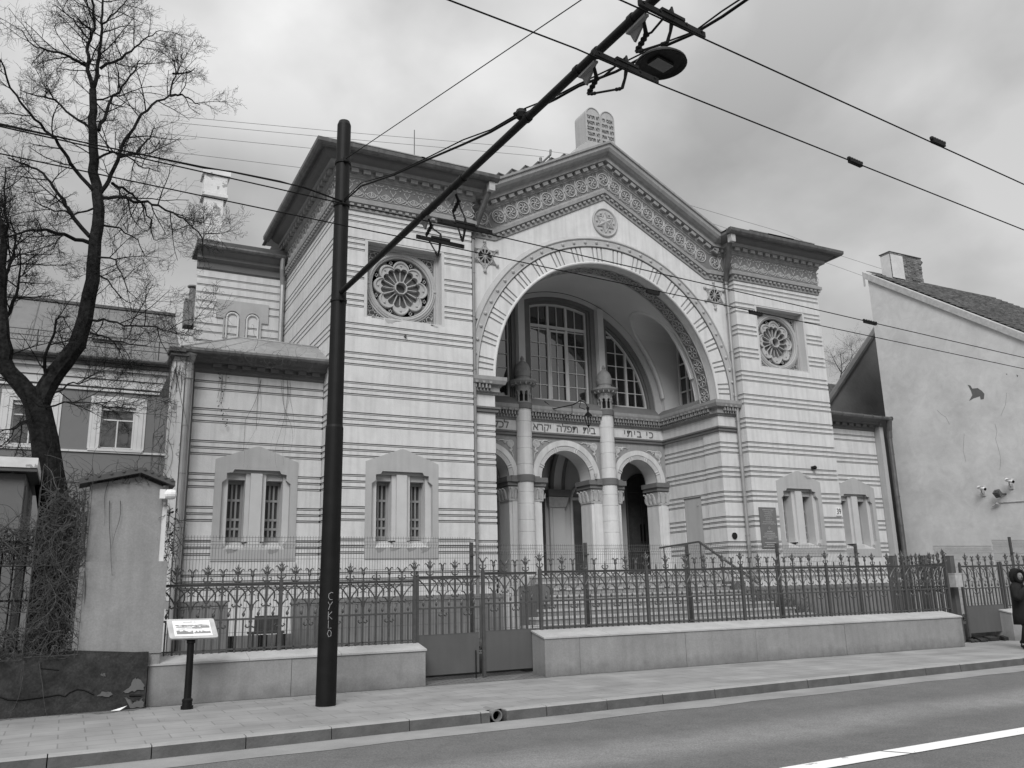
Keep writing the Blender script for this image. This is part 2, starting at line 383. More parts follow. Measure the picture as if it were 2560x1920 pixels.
b = MB(); b.poly([(-60, kx(-60)+.16, 0), (60, kx(60)+.16, 0), (60, -4.4, 0), (-60, -4.4, 0)])
struct(b.build('pavement', 'paving', origin=(0, -7, 0)))
b = MB()       # kerb stones with joints, one gap at the drain
x = -30.0; random.seed(5)
while x < 40:
    ln = 1.0
    if -8.95 < x+.5 < -8.3: pass
    x1 = x+ln-.012
    g = [(x, x1)]
    if x < -8.80 < x1: g = [(x, -8.88), (-8.62, x1)]
    elif x < -8.62 < x1: g = [(max(x, -8.62), x1)]
    for (p, q) in g:
        if q-p < .02: continue
        t = random.uniform(-.006, .006)
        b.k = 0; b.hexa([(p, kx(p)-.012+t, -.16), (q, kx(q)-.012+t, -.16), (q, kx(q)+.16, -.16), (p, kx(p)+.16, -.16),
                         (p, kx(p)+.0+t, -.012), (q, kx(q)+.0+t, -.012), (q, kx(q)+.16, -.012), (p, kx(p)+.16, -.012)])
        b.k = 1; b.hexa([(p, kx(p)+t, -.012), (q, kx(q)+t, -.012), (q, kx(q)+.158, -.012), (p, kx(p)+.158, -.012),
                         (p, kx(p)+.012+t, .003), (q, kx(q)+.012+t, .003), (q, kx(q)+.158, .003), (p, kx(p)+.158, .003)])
    x += ln
struct(b.build('kerb', ['kerb', 'kerbtop'], origin=(0, -9.2, -.16)))
b = MB()       # centre line: two dashes
for (x0, x1) in ((-12.0, -6.43), (-6.25, 9.0)):
    y0 = lambda x: -13.57+(x+6.4)*.0255; 
    b.poly([(x0, y0(x0)-.125, -.132), (x1+.14, y0(x1)-.125, -.132), (x1, y0(x1)+.125, -.132), (x0-.14, y0(x0)+.125, -.132)])
struct(b.build('lane_marking', 'paint', origin=(-6, -13.6, -.132)))
b = MB(); b.box(-16, 12.3, -4.9, 14, -.2, YARD); struct(b.build('yard', 'soil', origin=(0, 3, -.2)))
b = MB(); b.poly([(-9.0, -5.95, .004), (-6.1, -6.08, .004), (-6.1, -3.6, .06), (-9.0, -3.6, .06)]); b.box(-8.95, -6.05, -4.89, -4.0, .0, YARD+.01)
struct(b.build('gateway_paving', 'cobble', origin=(-7.5, -5, 0)))

M['grime'] = mat('grit and dirt', .13, .95, .5, 5, fine=.4, fscale=40)
random.seed(15); b = MB()
def grime(x0, y0_, x1, y1_, w_):
    n_ = int(abs(x1-x0)/.09); pts = [(x0+(x1-x0)*i/n_, y0_+(y1_-y0_)*i/n_) for i in range(n_+1)]; ww = [w_*random.uniform(.15, 1)*(.5+.5*math.sin(i*.35)) +.01 for i in range(n_+1)]
    for i in range(n_): b.poly([(pts[i][0], pts[i][1]-ww[i], .0045), (pts[i+1][0], pts[i+1][1]-ww[i+1], .0045), (pts[i+1][0], pts[i+1][1]+.05, .0045), (pts[i][0], pts[i][1]+.05, .0045)])
grime(-17, -5.93, -12.8, -5.93, .32); grime(-12.8, -5.82, -8.46, -5.96, .06); grime(-6.16, -6.0, 4.83, -6.47, .05)
for i in range(260):
    x = random.uniform(-17, 6); y = random.uniform(-9.2, -6.2) if random.random() < .35 else -5.99-.04*max(0, x+6)-random.random()**2*.5; s_ = random.uniform(.006, .022); a = random.uniform(0, 3.1)
    b.poly([(x+s_*math.cos(a+q*1.57)*(1 if q % 2 else .5), y+s_*math.sin(a+q*1.57)*(1 if q % 2 else .5), .0065+.004*(q == 1)) for q in range(4)])
o = b.build('pavement_dirt', 'grime', origin=(-10, -6, .004)); o['kind'] = 'stuff'

# ================================================================== THE SYNAGOGUE
S = thing('synagogue', 'striped plaster synagogue with twin towers, great arch and stone tablets on its gable', 'synagogue', (0, 0, YARD))
G0 = [10.385-.775*k for k in range(-1, 12)]
GROOVES = sorted([g+o for g in G0 for o in (-.15, 0, .15)])
GH = .031
def striped(b, u0, u1, z0, z1, T, holes=(), depth=.30, grooves=GROOVES, bands=True):
    def tb(a, c, w0, w1, d, e):
        b.hexa([T(a, w0, d), T(c, w0, d), T(c, w1, d), T(a, w1, d), T(a, w0, e), T(c, w0, e), T(c, w1, e), T(a, w1, e)])
    b.k = 1; grooves = sorted(grooves)
    for (a, c, d, e) in minus(u0+.0365, u1-.0365, z0, z1, holes): tb(a, c, .036, depth, d, e)
    gs = [g for g in grooves if z0+.06 < g < z1-.06]
    edges = [z0]+[q for g in gs for q in (g-GH, g+GH)]+[z1]
    for i in range(0, len(edges), 2):
        b.k = 0
        for (a, c, d, e) in minus(u0, u1, edges[i], edges[i+1], holes): tb(a, c, 0, .0355, d, e)
    b.k = 2
    for g in gs:
        for (a, c, d, e) in minus(u0, u1, g-.011, g+.011, holes): tb(a+.012, c-.012, .014, .0355, d, e)
WM = ['plaster', 'groove', 'fillet']
CPROF = [(0, 11.30), (.04, 11.32), (.04, 11.40), (.05, 11.47), (.12, 11.50), (.12, 11.60), (.09, 11.62), (.03, 11.66), (.03, 12.20), (.06, 12.22), (.06, 12.25), (.10, 12.28),
         (.10, 12.42), (.25, 12.44), (.25, 12.54), (.28, 12.56), (.34, 12.58), (.44, 12.64), (.50, 12.72), (.50, 12.80), (0, 12.84)]
def teardrop_unit(b, P, wdt, h):
    """pointed leaf ornament; P(s,t,w) maps to world"""
    def tb(pts, r): b.tube([P(s, t, .0) for s, t in pts], r, 5)
    for k, (rw, rh, r) in enumerate(((.36, .40, .017), (.20, .24, .012))):
        L1 = [(math.sin(math.pi*i/8)*rw*wdt*(1-.35*i/8), h*(.10+k*.07)+rh*2*h*.72*i/8/1.0*(.55 if k else .6)) for i in range(9)]
        tb([(s, t) for s, t in L1], r); tb([(-s, t) for s, t in L1], r)
    tb([(0, h*.2), (0, h*.42)], .02)
    for sg in (-1, 1):
        tb([(sg*wdt*.16, h*.05), (sg*wdt*.34, h*.07), (sg*wdt*.47, h*.2), (sg*wdt*.40, h*.33), (sg*wdt*.33, h*.25)], .014)
        tb([(sg*wdt*.5, h*.40), (sg*wdt*.42, h*.55), (sg*wdt*.30, h*.66), (sg*wdt*.34, h*.76)], .012)
        tb([(sg*wdt*.16, h*.97), (sg*wdt*.26, h*.88), (sg*wdt*.42, h*.84), (sg*wdt*.5, h*.93)], .014)
    b.ball(P(0, h*.80, 0), .028, 6); b.ball(P(wdt*.5, h*.9, 0), .025, 6)
def circle_unit(b, P, r, sp):
    n = 20
    b.tube([P(r*math.cos(2*math.pi*i/n), r*math.sin(2*math.pi*i/n), 0) for i in range(n+1)], .02, 5)
    b.tube([P(.72*r*math.cos(2*math.pi*i/n), .72*r*math.sin(2*math.pi*i/n), -.01) for i in range(n-3)], .011, 4)
    b.ball(P(0, 0, .005), .035, 6)
    for k in range(6):
        a = k*math.pi/3+.3
        b.tube([P(.03*math.cos(a), .03*math.sin(a), 0), P(.1*math.cos(a+.2), .1*math.sin(a+.2), .012), P(.15*math.cos(a+.6), .15*math.sin(a+.6), 0)], [.012, .022, .008], 5)
    for sg in (-1, 1):
        b.tube([P(sp/2, sg*.02, 0), P(sp/2-.03, sg*.12, 0), P(sp/2-.1, sg*.23, 0), P(sp/2-.05, sg*.245, 0)], .014, 4)
        b.tube([P(sp/2, sg*.02, 0), P(sp/2+.03, sg*.12, 0), P(sp/2+.1, sg*.23, 0), P(sp/2+.05, sg*.245, 0)], .014, 4)
PANELZ = (2.33, 4.70, 5.05)
def window_surround(cx, Y, hw, label, solid=False):
    """gabled grey panel, stepped opening, two slot windows either side of a mullion"""
    p = MB(); z0, z1, z2 = PANELZ; f = .018
    outer = [(cx-hw, z0), (cx+hw, z0), (cx+hw, z1), (cx+.06, z2-.01), (cx, z2), (cx-.06, z2-.01), (cx-hw, z1)]
    ow = .70; lw = .80
    hole = [(cx-ow-.07, 2.80), (cx-ow, 2.74), (cx-ow, 2.60), (cx+ow, 2.60), (cx+ow, 2.74), (cx+ow+.07, 2.80), (cx+lw, 2.86), (cx+lw, 4.16), (cx+lw-.04, 4.19), (cx+ow, 4.24), (cx+ow, 4.38), (cx+ow-.13, 4.40), (cx+ow-.17, 4.47),
            (cx-ow+.17, 4.47), (cx-ow+.13, 4.40), (cx-ow, 4.38), (cx-ow, 4.24), (cx-lw+.04, 4.19), (cx-lw, 4.16), (cx-lw, 2.86)]
    p.plate(outer, [hole[::-1]], Y-f, Y+.10)
    su = p.build('window_surround', 'panel', S); lab(su, label)
    q = MB()         # stepped reveals, mullion pier and sloping sill
    yb = Y+.30
    q.k = 0
    for (a, c) in ((cx-ow-.16, cx-.645), (cx+.645, cx+ow+.16)): q.box(a, c, Y+.10, yb+.3, 2.62, 4.52)
    q.box(cx-ow-.1, cx+ow+.1, Y+.102, yb+.3, 4.40, 4.62)
    q.box(cx-.66, cx+.66, Y+.2, yb+.3, 4.25, 4.402)
    q.box(cx-.24, cx+.24, Y+.12, yb+.3, 2.78, 4.399)
    q.box(cx-.135, cx+.135, Y+.04, Y+.13, 2.74, 4.398)
    q.box(cx-.20, cx+.20, Y+.0, Y+.14, 2.62, 2.74)
    q.box(cx-.23, cx+.23, Y-.005, Y+.15, 2.60, 2.64)
    q.hexa([(cx-ow, Y-.01, 2.60), (cx+ow, Y-.01, 2.60), (cx+ow, yb+.3, 2.60), (cx-ow, yb+.3, 2.60), (cx-ow, Y-.01, 2.615), (cx+ow, Y-.01, 2.615), (cx+ow, yb+.3, 2.86), (cx-ow, yb+.3, 2.86)])
    q.build('reveal', 'panel2', su)
    for sg in (-1, 1):
        x0, x1 = sorted((cx+sg*.245, cx+sg*.645)); w_ = MB(); y = yb+.12
        w_.k = 0; w_.box(x0, x1, y+.06, y+.08, 2.8, 4.26)
        w_.k = 1
        for (a, c) in ((x0, x0+.055), (x1-.055, x1)): w_.box(a, c, y-.02, y+.06, 2.8, 4.26)
        w_.box(x0+.055, x1-.055, y-.018, y+.058, 4.16, 4.25); w_.box(x0+.055, x1-.055, y-.018, y+.058, 2.81, 2.90)
        for s_ in (-.05, .05): w_.box((x0+x1)/2+s_-.022, (x0+x1)/2+s_+.022, y, y+.04, 2.9, 4.16)
        for zz_ in (3.10, 3.32, 3.78): w_.box(x0+.055, x1-.055, y-.004, y+.044, zz_-.028, zz_+.028)
        w_.build('window', ['glass2', 'trim'], S)
def rose(sx):
    cx, cz, Y = sx*6.70, 9.47, .30
    r = MB(); n = 96
    def sq(a, h=1.03):
        c_, s_ = math.cos(a), math.sin(a); k = h/max(abs(c_), abs(s_)); return (cx+k*c_, cz+.0+k*s_)
    angs = sorted(set([2*math.pi*i/n for i in range(n)]))
    # square frame with spandrel openings
    tri = []
    for qx in (-1, 1):
        for qz in (-1, 1):
            t = [(cx+qx*.93, cz+qz*.93), (cx+qx*.93, cz+qz*.42)]+[(cx+qx*1.0*math.cos(a), cz+qz*1.0*math.sin(a)) for a in [R(30+i*30/6) for i in range(7)]][0:0]
            arcp = [(cx+qx*1.02*math.cos(a), cz+qz*1.02*math.sin(a)) for a in [R(25+40*i/8) for i in range(9)]]
            tri.append([(cx+qx*.93, cz+qz*.43)]+arcp+[(cx+qx*.43, cz+qz*.93), (cx+qx*.93, cz+qz*.93)])
    outer = [(cx-1.04, cz-1.0), (cx+1.04, cz-1.0), (cx+1.04, cz+1.05), (cx-1.04, cz+1.05)]
    r.k = 0; r.plate(outer, [[(cx+.82*math.cos(a), cz+.82*math.sin(a)) for a in angs]]+tri, Y, Y+.09)
    for (a, c, d, e_) in ((-1.04, 1.04, .97, 1.05), (-1.04, 1.04, -1.0, -.94), (-1.04, -.97, -.94, .97), (.97, 1.04, -.94, .97)): r.box(cx+a, cx+c, Y-.03, Y+.001, cz+d, cz+e_)
    for (ra, rr, yy) in ((.95, .028, Y-.01), (.90, .035, Y-.02), (.85, .022, Y+.0)):
        r.tube([(cx+ra*math.cos(a), yy, cz+ra*math.sin(a)) for a in angs+[angs[0]]], rr, 6, cap=False)
    for k in range(4):
        a = k*math.pi/2; r.box(cx+.93*math.cos(a)-.03, cx+.93*math.cos(a)+.03, Y-.06, Y, cz+.93*math.sin(a)-.03, cz+.93*math.sin(a)+.03)
    for qx in (-1, 1):            # scrollwork in the corners
        for qz in (-1, 1):
            for (u, v, q) in ((.80, .80, .075), (.86, .64, .04), (.64, .86, .04), (.88, .53, .025), (.53, .88, .025), (.88, .88, .03)):
                r.tube([(cx+qx*u+q*math.cos(t*math.pi/4), Y+.03, cz+qz*v+q*math.sin(t*math.pi/4)) for t in range(8)], .013, 4)
            for (u, v, p_, q) in ((.80, .88, .70, .90), (.88, .80, .90, .70), (.74, .76, .62, .80), (.76, .74, .80, .62)):
                r.tube([(cx+qx*u, Y+.03, cz+qz*v), (cx+qx*p_, Y+.03, cz+qz*q)], .014, 4)
    ro = r.build('rose_window', 'panel', S)
    k = MB(); k.box(cx-1.03, cx+1.03, Y+.10, Y+.13, cz-.99, cz+1.04); 
    # tracery: eight lobed ribbon, spokes, hub, small stars
    def Ro(a, f=1.0): return f*(.600+.165*abs(math.cos(4*(a-math.pi/2)))**.75)
    t = MB(); y0, y1 = Y+.02, Y+.22; n = 160; P = []
    for j in range(n):
        a = 2*math.pi*j/n; ro_, ri = Ro(a), Ro(a)-.075
        for (rr, y) in ((ro_, y0+.02), (ro_-.02, y0), (ri+.02, y0), (ri, y0+.02), (ri, y1), (ro_, y1)): P.append((cx+rr*math.cos(a), y, cz+rr*math.sin(a)))
    fs = []
    for j in range(n):
        c0, c1 = j*6, ((j+1) % n)*6
        for q in range(6): fs.append((c0+q, c0+(q+1) % 6, c1+(q+1) % 6, c1+q))
    t.idx(P, fs)
    P = []; fs = []     # scalloped inner plate between lobes and glass petals
    for j in range(n):
        a = 2*math.pi*j/n; ri = Ro(a)-.06; m_ = ((a-math.pi/2)*8/math.pi) % 2; rp = .49+.075*abs(math.sin(8*(a-math.pi/2)))**.6
        rp = min(rp, ri-.01)
        for (rr, y) in ((ri, y0+.035), (rp, y0+.035), (rp, y1), (ri, y1)): P.append((cx+rr*math.cos(a), y, cz+rr*math.sin(a)))
    for j in range(n):
        c0, c1 = j*4, ((j+1) % n)*4
        for q in range(4): fs.append((c0+q, c0+(q+1) % 4, c1+(q+1) % 4, c1+q))
    t.idx(P, fs)
    for j in range(16):
        a = math.pi/2+j*math.pi/8; rr = .009 if j % 2 == 0 else .013; u = Vector((math.cos(a), 0, math.sin(a)))
        c_ = Vector((cx, 0, cz)); t.bar(c_+u*.16+Vector((0, (y0+y1)/2+.02, 0)), c_+u*(.47 if j % 2 == 0 else .60)+Vector((0, (y0+y1)/2+.02, 0)), .05, rr*2, up=Vector((-u.z, 0, u.x)))
    for j in range(8):
        a = math.pi/2+j*math.pi/4; t.ball((cx+.64*math.cos(a), y0+.03, cz+.64*math.sin(a)), .035, 6)
    t.tube([(cx+.17*math.cos(R(22.5+45*i)), y0+.01, cz+.17*math.sin(R(22.5+45*i))) for i in range(9)], .022, 5, cap=False)
    t.ring(cx, cz, .15, .18, y0+.01, y1, 0, 2*math.pi, 24)
    for j in range(8):
        a = math.pi/2+math.pi/8+j*math.pi/4; qx, qz = cx+.735*math.cos(a), cz+.735*math.sin(a)
        for st in (0, 1):
            t.tube([(qx+.058*math.cos(R(90+180*st+120*i)), y0+.05, qz+.058*math.sin(R(90+180*st+120*i))) for i in range(4)], .010, 4)
    t.build('tracery', 'panel', ro)
    g = MB(); g.lathe([(.0001, 0), (.84, 0)], (cx, Y+.235, cz), 32, axis='y'); g.build('backing', 'void', ro)
    g = MB(); n = 48; g.poly([(cx+Ro(2*math.pi*j/n, .93)*math.cos(2*math.pi*j/n), Y+.20, cz+Ro(2*math.pi*j/n, .93)*math.sin(2*math.pi*j/n)) for j in range(n)]); g.build('pane', 'milk', ro)
    k.build('spandrel_panel', 'groove', ro) if False else None
    kk = MB(); kk.box(cx-1.03, cx+1.03, Y+.095, Y+.10, cz-.99, cz-.84); 
    for qx in (-1, 1):
        for qz in (-1, 1): kk.box(cx+qx*.40, cx+qx*.95, Y+.092, Y+.096, cz+qz*.40, cz+qz*.95)
    kk.build('spandrel_panel', 'reliefbg', ro)
    rv = MB(); z0, z1 = 8.42, 10.55            # moulded lining of the recess
    for (a, c, d, e_) in ((-1.12, 1.12, 10.515, z1), (-1.12, -1.04, 8.42, 10.515), (1.04, 1.12, 8.42, 10.515)): rv.box(cx+a, cx+c, .003, .298, d, e_)
    rv.box(cx-1.12, cx+1.12, .02, .298, 8.42, 8.468)
    rv.build('recess_lining', 'panel2', ro)

def tower(sx, lbl):
    T = lambda u, w, z: (sx*u, w, z)
    b = MB(); h_rose = (5.58, 7.82, 8.42, 10.55); h_pan = (5.79+.03, 7.71-.03, 2.36, 4.60)
    striped(b, 4.76, 8.6, 1.45, 11.34, T, [h_rose, h_pan])
    striped(b, .037, 6.0, 1.45, 11.34, lambda u, w, z: (sx*(8.6-w), u, z))
    striped(b, .037, .36, 1.45, 11.34, lambda u, w, z: (sx*(4.76+w), u, z))
    b.k = 0; b.box(sx*4.8, sx*8.55, .33, 6, .3, 12.8) if False else None
    b.box(sx*4.79, sx*8.56, .62, .66, 1.4, 8.3); b.box(sx*5.0, sx*8.5, .55, .6, 8.3, 11.3)
    lab(b.build('wall', WM, S), lbl+' wall with grooved stripes')
    b = MB(); b.box(sx*4.70, sx*8.66, -.07, .5, YARD, 1.34); b.box(sx*4.68, sx*8.68, -.09, .5, 1.34, 1.45)
    b.box(sx*8.61, sx*8.66, .5, 1.0, YARD, 1.34)
    b.build('plinth', 'plinth', S)
    # cornice
    st = [lambda d, h: (sx*(4.76-d), .42, h), lambda d, h: (sx*(4.76-d), -d, h), lambda d, h: (sx*(8.6+d), -d, h), lambda d, h: (sx*(8.6+d), 6.0, h)]
    b = MB(); b.sweep(CPROF, st, closed=True, ks=[1 if CPROF[j][1] > 12.53 else 0 for j in range(len(CPROF))])  # cyma and soffit get the darker slot: eave shadow put into the colour
    b.k = 0
    def dent(s0, s1, sp, wd, z0, z1, d0, d1, P):
        n = max(1, int((s1-s0)/sp)); o = (s1-s0-(n-1)*sp)/2
        for i in range(n):
            c = s0+o+i*sp; b.hexa([P(c-wd/2, d0, z0), P(c+wd/2, d0, z0), P(c+wd/2, d1, z0), P(c-wd/2, d1, z0), P(c-wd/2, d0, z1), P(c+wd/2, d0, z1), P(c+wd/2, d1, z1), P(c-wd/2, d1, z1)])
    PF = lambda s, d, z: (sx*s, -d, z); PS = lambda s, d, z: (sx*(8.6+d), s, z)
    for P, a, c in ((PF, 4.68, 8.72), (PS, 0, 6)):
        dent(a, c, .33, .20, 12.315, 12.425, .10, .21, P); dent(a, c, .19, .10, 11.405, 11.465, .045, .105, P)
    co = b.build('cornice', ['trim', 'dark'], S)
    b = MB()
    b.k = 1; b.hexa([(sx*4.74, -.031, 11.68), (sx*8.62, -.031, 11.68), (sx*8.62, -.029, 11.68), (sx*4.74, -.029, 11.68), (sx*4.74, -.031, 12.19), (sx*8.62, -.031, 12.19), (sx*8.62, -.029, 12.19), (sx*4.74, -.029, 12.19)]) if False else None
    b.box(sx*4.74, sx*8.62, -.034, -.031, 11.68, 12.19); b.box(sx*8.631, sx*8.634, -.02, 6, 11.68, 12.19)
    b.k = 0
    for i in range(10):
        c = 4.88+.40*i; teardrop_unit(b, lambda s, t, w, c=c: (sx*(c+s), -.040-w, 11.68+t), .40, .50)
    for i in range(15):
        c = .2+.40*i; teardrop_unit(b, lambda s, t, w, c=c: (sx*(8.640+w), c+s, 11.68+t), .40, .50)
    b.build('frieze', ['relief', 'reliefbg'], co)
    # gutter and roof
    b = MB(); gp = [(.50, 12.83), (.50, 12.72), (.53, 12.67), (.60, 12.65), (.67, 12.67), (.715, 12.73), (.72, 12.83), (.70, 12.84), (.66, 12.80)]
    b.sweep(gp, [lambda d, h: (sx*(4.80-.62), -d, h), lambda d, h: (sx*(8.6+d), -d, h), lambda d, h: (sx*(8.6+d), 6.2, h)], closed=True)
    for i in range(9):
        x = 4.6+i*.52; b.lathe([(.115, -.012), (.115, .012)], (sx*x, -.61, 12.765), 10, axis='x')
    for i in range(11):
        b.lathe([(.115, -.012), (.115, .012)], (sx*9.21, .2+i*.55, 12.765), 10, axis='y')
    b.build('gutter', 'gutter', S)
    b = MB(); z = 12.86; x0, x1, y0, y1 = 4.25, 9.20, -.60, 7.0
    e_ = [(sx*x0, y0, z), (sx*x1, y0, z), (sx*x1, y1, z), (sx*x0, y1, z)]; t_ = [(sx*6.2, 2.2, 13.75), (sx*7.2, 2.2, 13.75), (sx*7.2, 5, 13.75), (sx*6.2, 5, 13.75)]
    b.hexa(e_+t_); b.k = 1; b.box(sx*x0, sx*x1, y0-.0, y0+.1, z-.015, z+.02); b.box(sx*(x1-.1), sx*(x1+.0), y0, y1, z-.015, z+.02)
    b.k = 0
    for (a, c) in ((.3, 2.4), (2.3, 3.9)) if sx < 0 else ((.2, 2.4), (1.2, 3.2)):    # lapped roof sheets
        b.k = 1; b.box(sx*(x1-.55-a), sx*(x1-.55-c), y0+.35, y0+.37, z+.0, z+.26); b.k = 0; b.box(sx*(x1-.55-a), sx*(x1-.55-c), y0+.33, y0+.8, z+.26, z+.285)
    b.build('roof', ['roof', 'roofdark'], S)
    window_surround(sx*6.74, 0, .96, 'grey gabled window surround at the foot of the '+lbl)
    rose(sx)
tower(-1, 'left tower'); tower(1, 'right tower')

# ---- side wings (one storey)
def wing(sx, x1, lbl):
    b = MB(); Y = .76
    striped(b, 8.61, x1, 1.45, 6.80, lambda u, w, z: (sx*u, Y+w, z), [(9.22, 11.08, 2.36, 4.60)], grooves=[g for g in GROOVES if g < 6.2]+[6.38, 6.56])
    b.k = 0; b.box(sx*8.6, sx*x1, Y+.6, Y+.65, .4, 6.8); b.box(sx*(x1-.05), sx*x1, Y+.31, 5.9, .4, 7.1)
    lab(b.build('wall', WM, S), lbl+' wall with grooved stripes')
    b = MB(); b.box(sx*8.6, sx*(x1+.03), Y-.07, Y+.3, YARD, 1.34); b.box(sx*8.6, sx*(x1+.05), Y-.09, Y+.3, 1.34, 1.45); b.build('plinth', 'plinth', S)
    pr = [(0, 6.76), (.05, 6.80), (.05, 6.86), (.08, 6.88), (.08, 6.97), (.24, 6.99), (.26, 7.06), (.42, 7.13), (.42, 7.18), (0, 7.2)]
    b = MB(); b.sweep(pr, [lambda d, h: (sx*8.6, Y-d, h), lambda d, h: (sx*(x1+.05), Y-d, h)], closed=True)
    n = int((x1-8.7)/.34)
    for i in range(n): c = 8.85+i*.34; b.box(sx*(c-.1), sx*(c+.1), Y-.17, Y-.08, 6.89, 6.975)
    b.build('cornice', 'dark', S)
    b = MB(); b.tube([(sx*8.62, Y-.50, 7.19), (sx*(x1+.35), Y-.50, 7.16)], .075, 8)
    for i in range(7): b.lathe([(.085, -.012), (.085, .012)], (sx*(8.9+i*.5), Y-.5, 7.18), 8, axis='x')
    b.build('gutter', 'gutter', S)
    b = MB(); A = [(sx*8.5, Y-.5, 7.24), (sx*(x1+.4), Y-.5, 7.22), (sx*(x1+.4), 6, 7.22), (sx*8.5, 6, 7.24)]
    if sx < 0: Tt = [(sx*8.62, 1.55, 7.93), (sx*(x1-1.1), 1.6, 7.98), (sx*(x1-1.1), 5, 8.0), (sx*8.62, 5, 8.0)]
    else: Tt = [(sx*8.62, 1.5, 7.5), (sx*(x1-.6), 1.5, 7.5), (sx*(x1-.6), 5, 7.5), (sx*8.62, 5, 7.5)]
    b.k = 0; b.hexa(A+Tt)
    for i in range(1, 5):
        f = i/5; p0 = Vector(A[0]).lerp(Vector(A[1]), f); p1 = Vector(Tt[0]).lerp(Vector(Tt[1]), f); b.tube([p0, p1], .018, 5)
    b.tube([Tt[1], Tt[0]], .03, 6); b.tube([A[1], Tt[1]], .03, 6)
    b.k = 1; b.box(A[0][0], A[1][0], Y-.53, Y-.3, 7.21, 7.235)
    b.build('roof', ['roof', 'roofdark'], S)
    window_surround(sx*10.15, Y, .97, 'grey gabled window surround on the '+lbl)
wing(-1, 11.70, 'left side wing'); wing(1, 11.52, 'right side wing')
b = MB(); b.box(11.54, 11.72, .52, .9, YARD, 6.9); b.build('corner_strip', 'panel', S)

# ---- two storey rear wing on the left, with blind arches and a chimney
b = MB(); Y = 5.9
gl = [g for g in (11.06, 10.82, 10.57, 10.30, 10.06, 9.58, 9.33, 9.05)]
striped(b, -11.27, -8.6, 7.0, 11.50, lambda u, w, z: (u, Y+w, z), [(-10.68, -9.10, 9.2, 10.42)] if False else [], grooves=gl)
b.k = 0; b.box(-11.2, -8.6, Y+.31, 6.7, 7, 11.5)
lab(b.build('wall', WM, S), 'rear wing wall above the left side wing')
b = MB(); b.plate([(-10.66, 9.82), (-10.44, 9.82), (-10.44, 9.2)]+[(-10.40, 9.2), (-10.40, 9.86)]+[(p, q) for p, q in arc(-10.17, 9.86, .22, math.pi, 0, 10)]+[(-9.95, 9.2), (-9.79, 9.2), (-9.79, 9.86)]+arc(-9.57, 9.86, .21, math.pi, 0, 10)+[(-9.36, 9.2), (-9.3, 9.2), (-9.3, 9.78), (-9.10, 9.78), (-9.10, 10.40), (-10.66, 10.40)], [], Y-.05, Y+.02)
b.build('blind_arch_panel', 'panel', S)
for cx_ in (-10.17, -9.57):
    b = MB(); b.tube([(cx_-.17, Y-.03, 9.2), (cx_-.17, Y-.03, 9.84)]+[(p, Y-.03, q) for p, q in arc(cx_, 9.84, .17, math.pi, 0, 10)]+[(cx_+.17, Y-.03, 9.2)], .03, 6); b.build('arch_moulding', 'plaster', S)
b = MB(); pr = [(0, 11.3), (.06, 11.35), (.06, 11.55), (.2, 11.62), (.2, 11.72), (.38, 11.85), (.4, 11.95), (0, 12.0)]
b.sweep(pr, [lambda d, h: (-11.30-d*.1, Y-d, h), lambda d, h: (-8.6, Y-d, h)], closed=True); b.build('cornice', 'dark', S)
b = MB(); b.tube([(-11.35, Y-.42, 11.93), (-8.7, Y-.42, 11.93)], .08, 8); b.k = 1
b.tube([(-8.80, Y-.42, 11.88), (-8.80, Y-.35, 11.55), (-8.72, Y-.12, 11.1), (-8.72, Y-.12, 7.9)], .075, 8)
b.build('gutter', ['gutter', 'pipe'], S)
b = MB(); b.box(-11.35, -8.6, Y-.35, 7.0, 12.0, 12.16); b.build('roof', 'roofdark', S)
b = MB(); b.box(-11.20, -10.62, 6.1, 6.6, 12.16, 13.85); b.box(-11.28, -10.50, 6.0, 6.7, 13.85, 13.95); b.box(-11.24, -10.54, 6.03, 6.67, 13.95, 14.58); b.box(-11.30, -10.46, 5.96, 6.73, 14.58, 14.74)
b.build('chimney', 'peel', S)
# rear body of the building
b = MB(); b.box(-8.5, 8.5, 6.0, 22, YARD, 12.8); b.box(-8.6, -8.0, 5.0, 6.0, 12.0, 12.8)
b.k = 1; b.hexa([(-8.9, 3, 12.85), (8.9, 3, 12.85), (8.9, 22, 12.85), (-8.9, 22, 12.85), (-1, 5, 14.2), (1, 5, 14.2), (1, 20, 14.2), (-1, 20, 14.2)])
lab(b.build('wall', ['plaster', 'roof'], S), 'rear body of the synagogue')

# ---- central bay
ZC = 7.25
b = MB()
outer = [(-4.76, 6.9), (-3.94, 6.9), (-3.94, ZC)]+arc(0, ZC, 3.94, math.pi, 0, 72)+[(3.94, 6.9), (4.76, 6.9), (4.76, 12.3), (3.9, 12.3), (0, 14.45), (-3.9, 12.3), (-4.76, 12.3)]
b.k = 0; b.plate(outer, [], .36, .62)
for sx in (-1, 1):
    T = lambda u, w, z: (sx*u, .36+w, z)
    striped(b, 3.94, 4.755, 1.45, 6.26, T, depth=.6)
    striped(b, .397, 1.15, 1.45, 6.26, lambda u, w, z: (sx*(3.94+w), u, z), depth=.4)
    hl = [(1.55, 2.45, 1.8, 4.30)]
    striped(b, 1.15, 3.27, 1.45, 6.26, lambda u, w, z: (sx*(4.0+w), u, z), hl, depth=.4)
    b.k = 0; b.box(sx*3.94, sx*4.755, .36, .9, 6.40, 6.90); b.box(sx*3.95, sx*4.4, .9, 3.3, 6.26, 7.3)
    b.k = 0; b.box(sx*4.10, sx*4.2, 1.5, 2.5, 1.6, 4.4)
lab(b.build('wall', WM, S), 'central bay wall between the towers')
for sx in (-1, 1):
    b = MB(); b.box(sx*3.86, sx*4.70, .28, 1.2, YARD, 1.34); b.box(sx*3.84, sx*4.68, .26, 1.2, 1.34, 1.44); b.build('plinth', 'plinth', S)
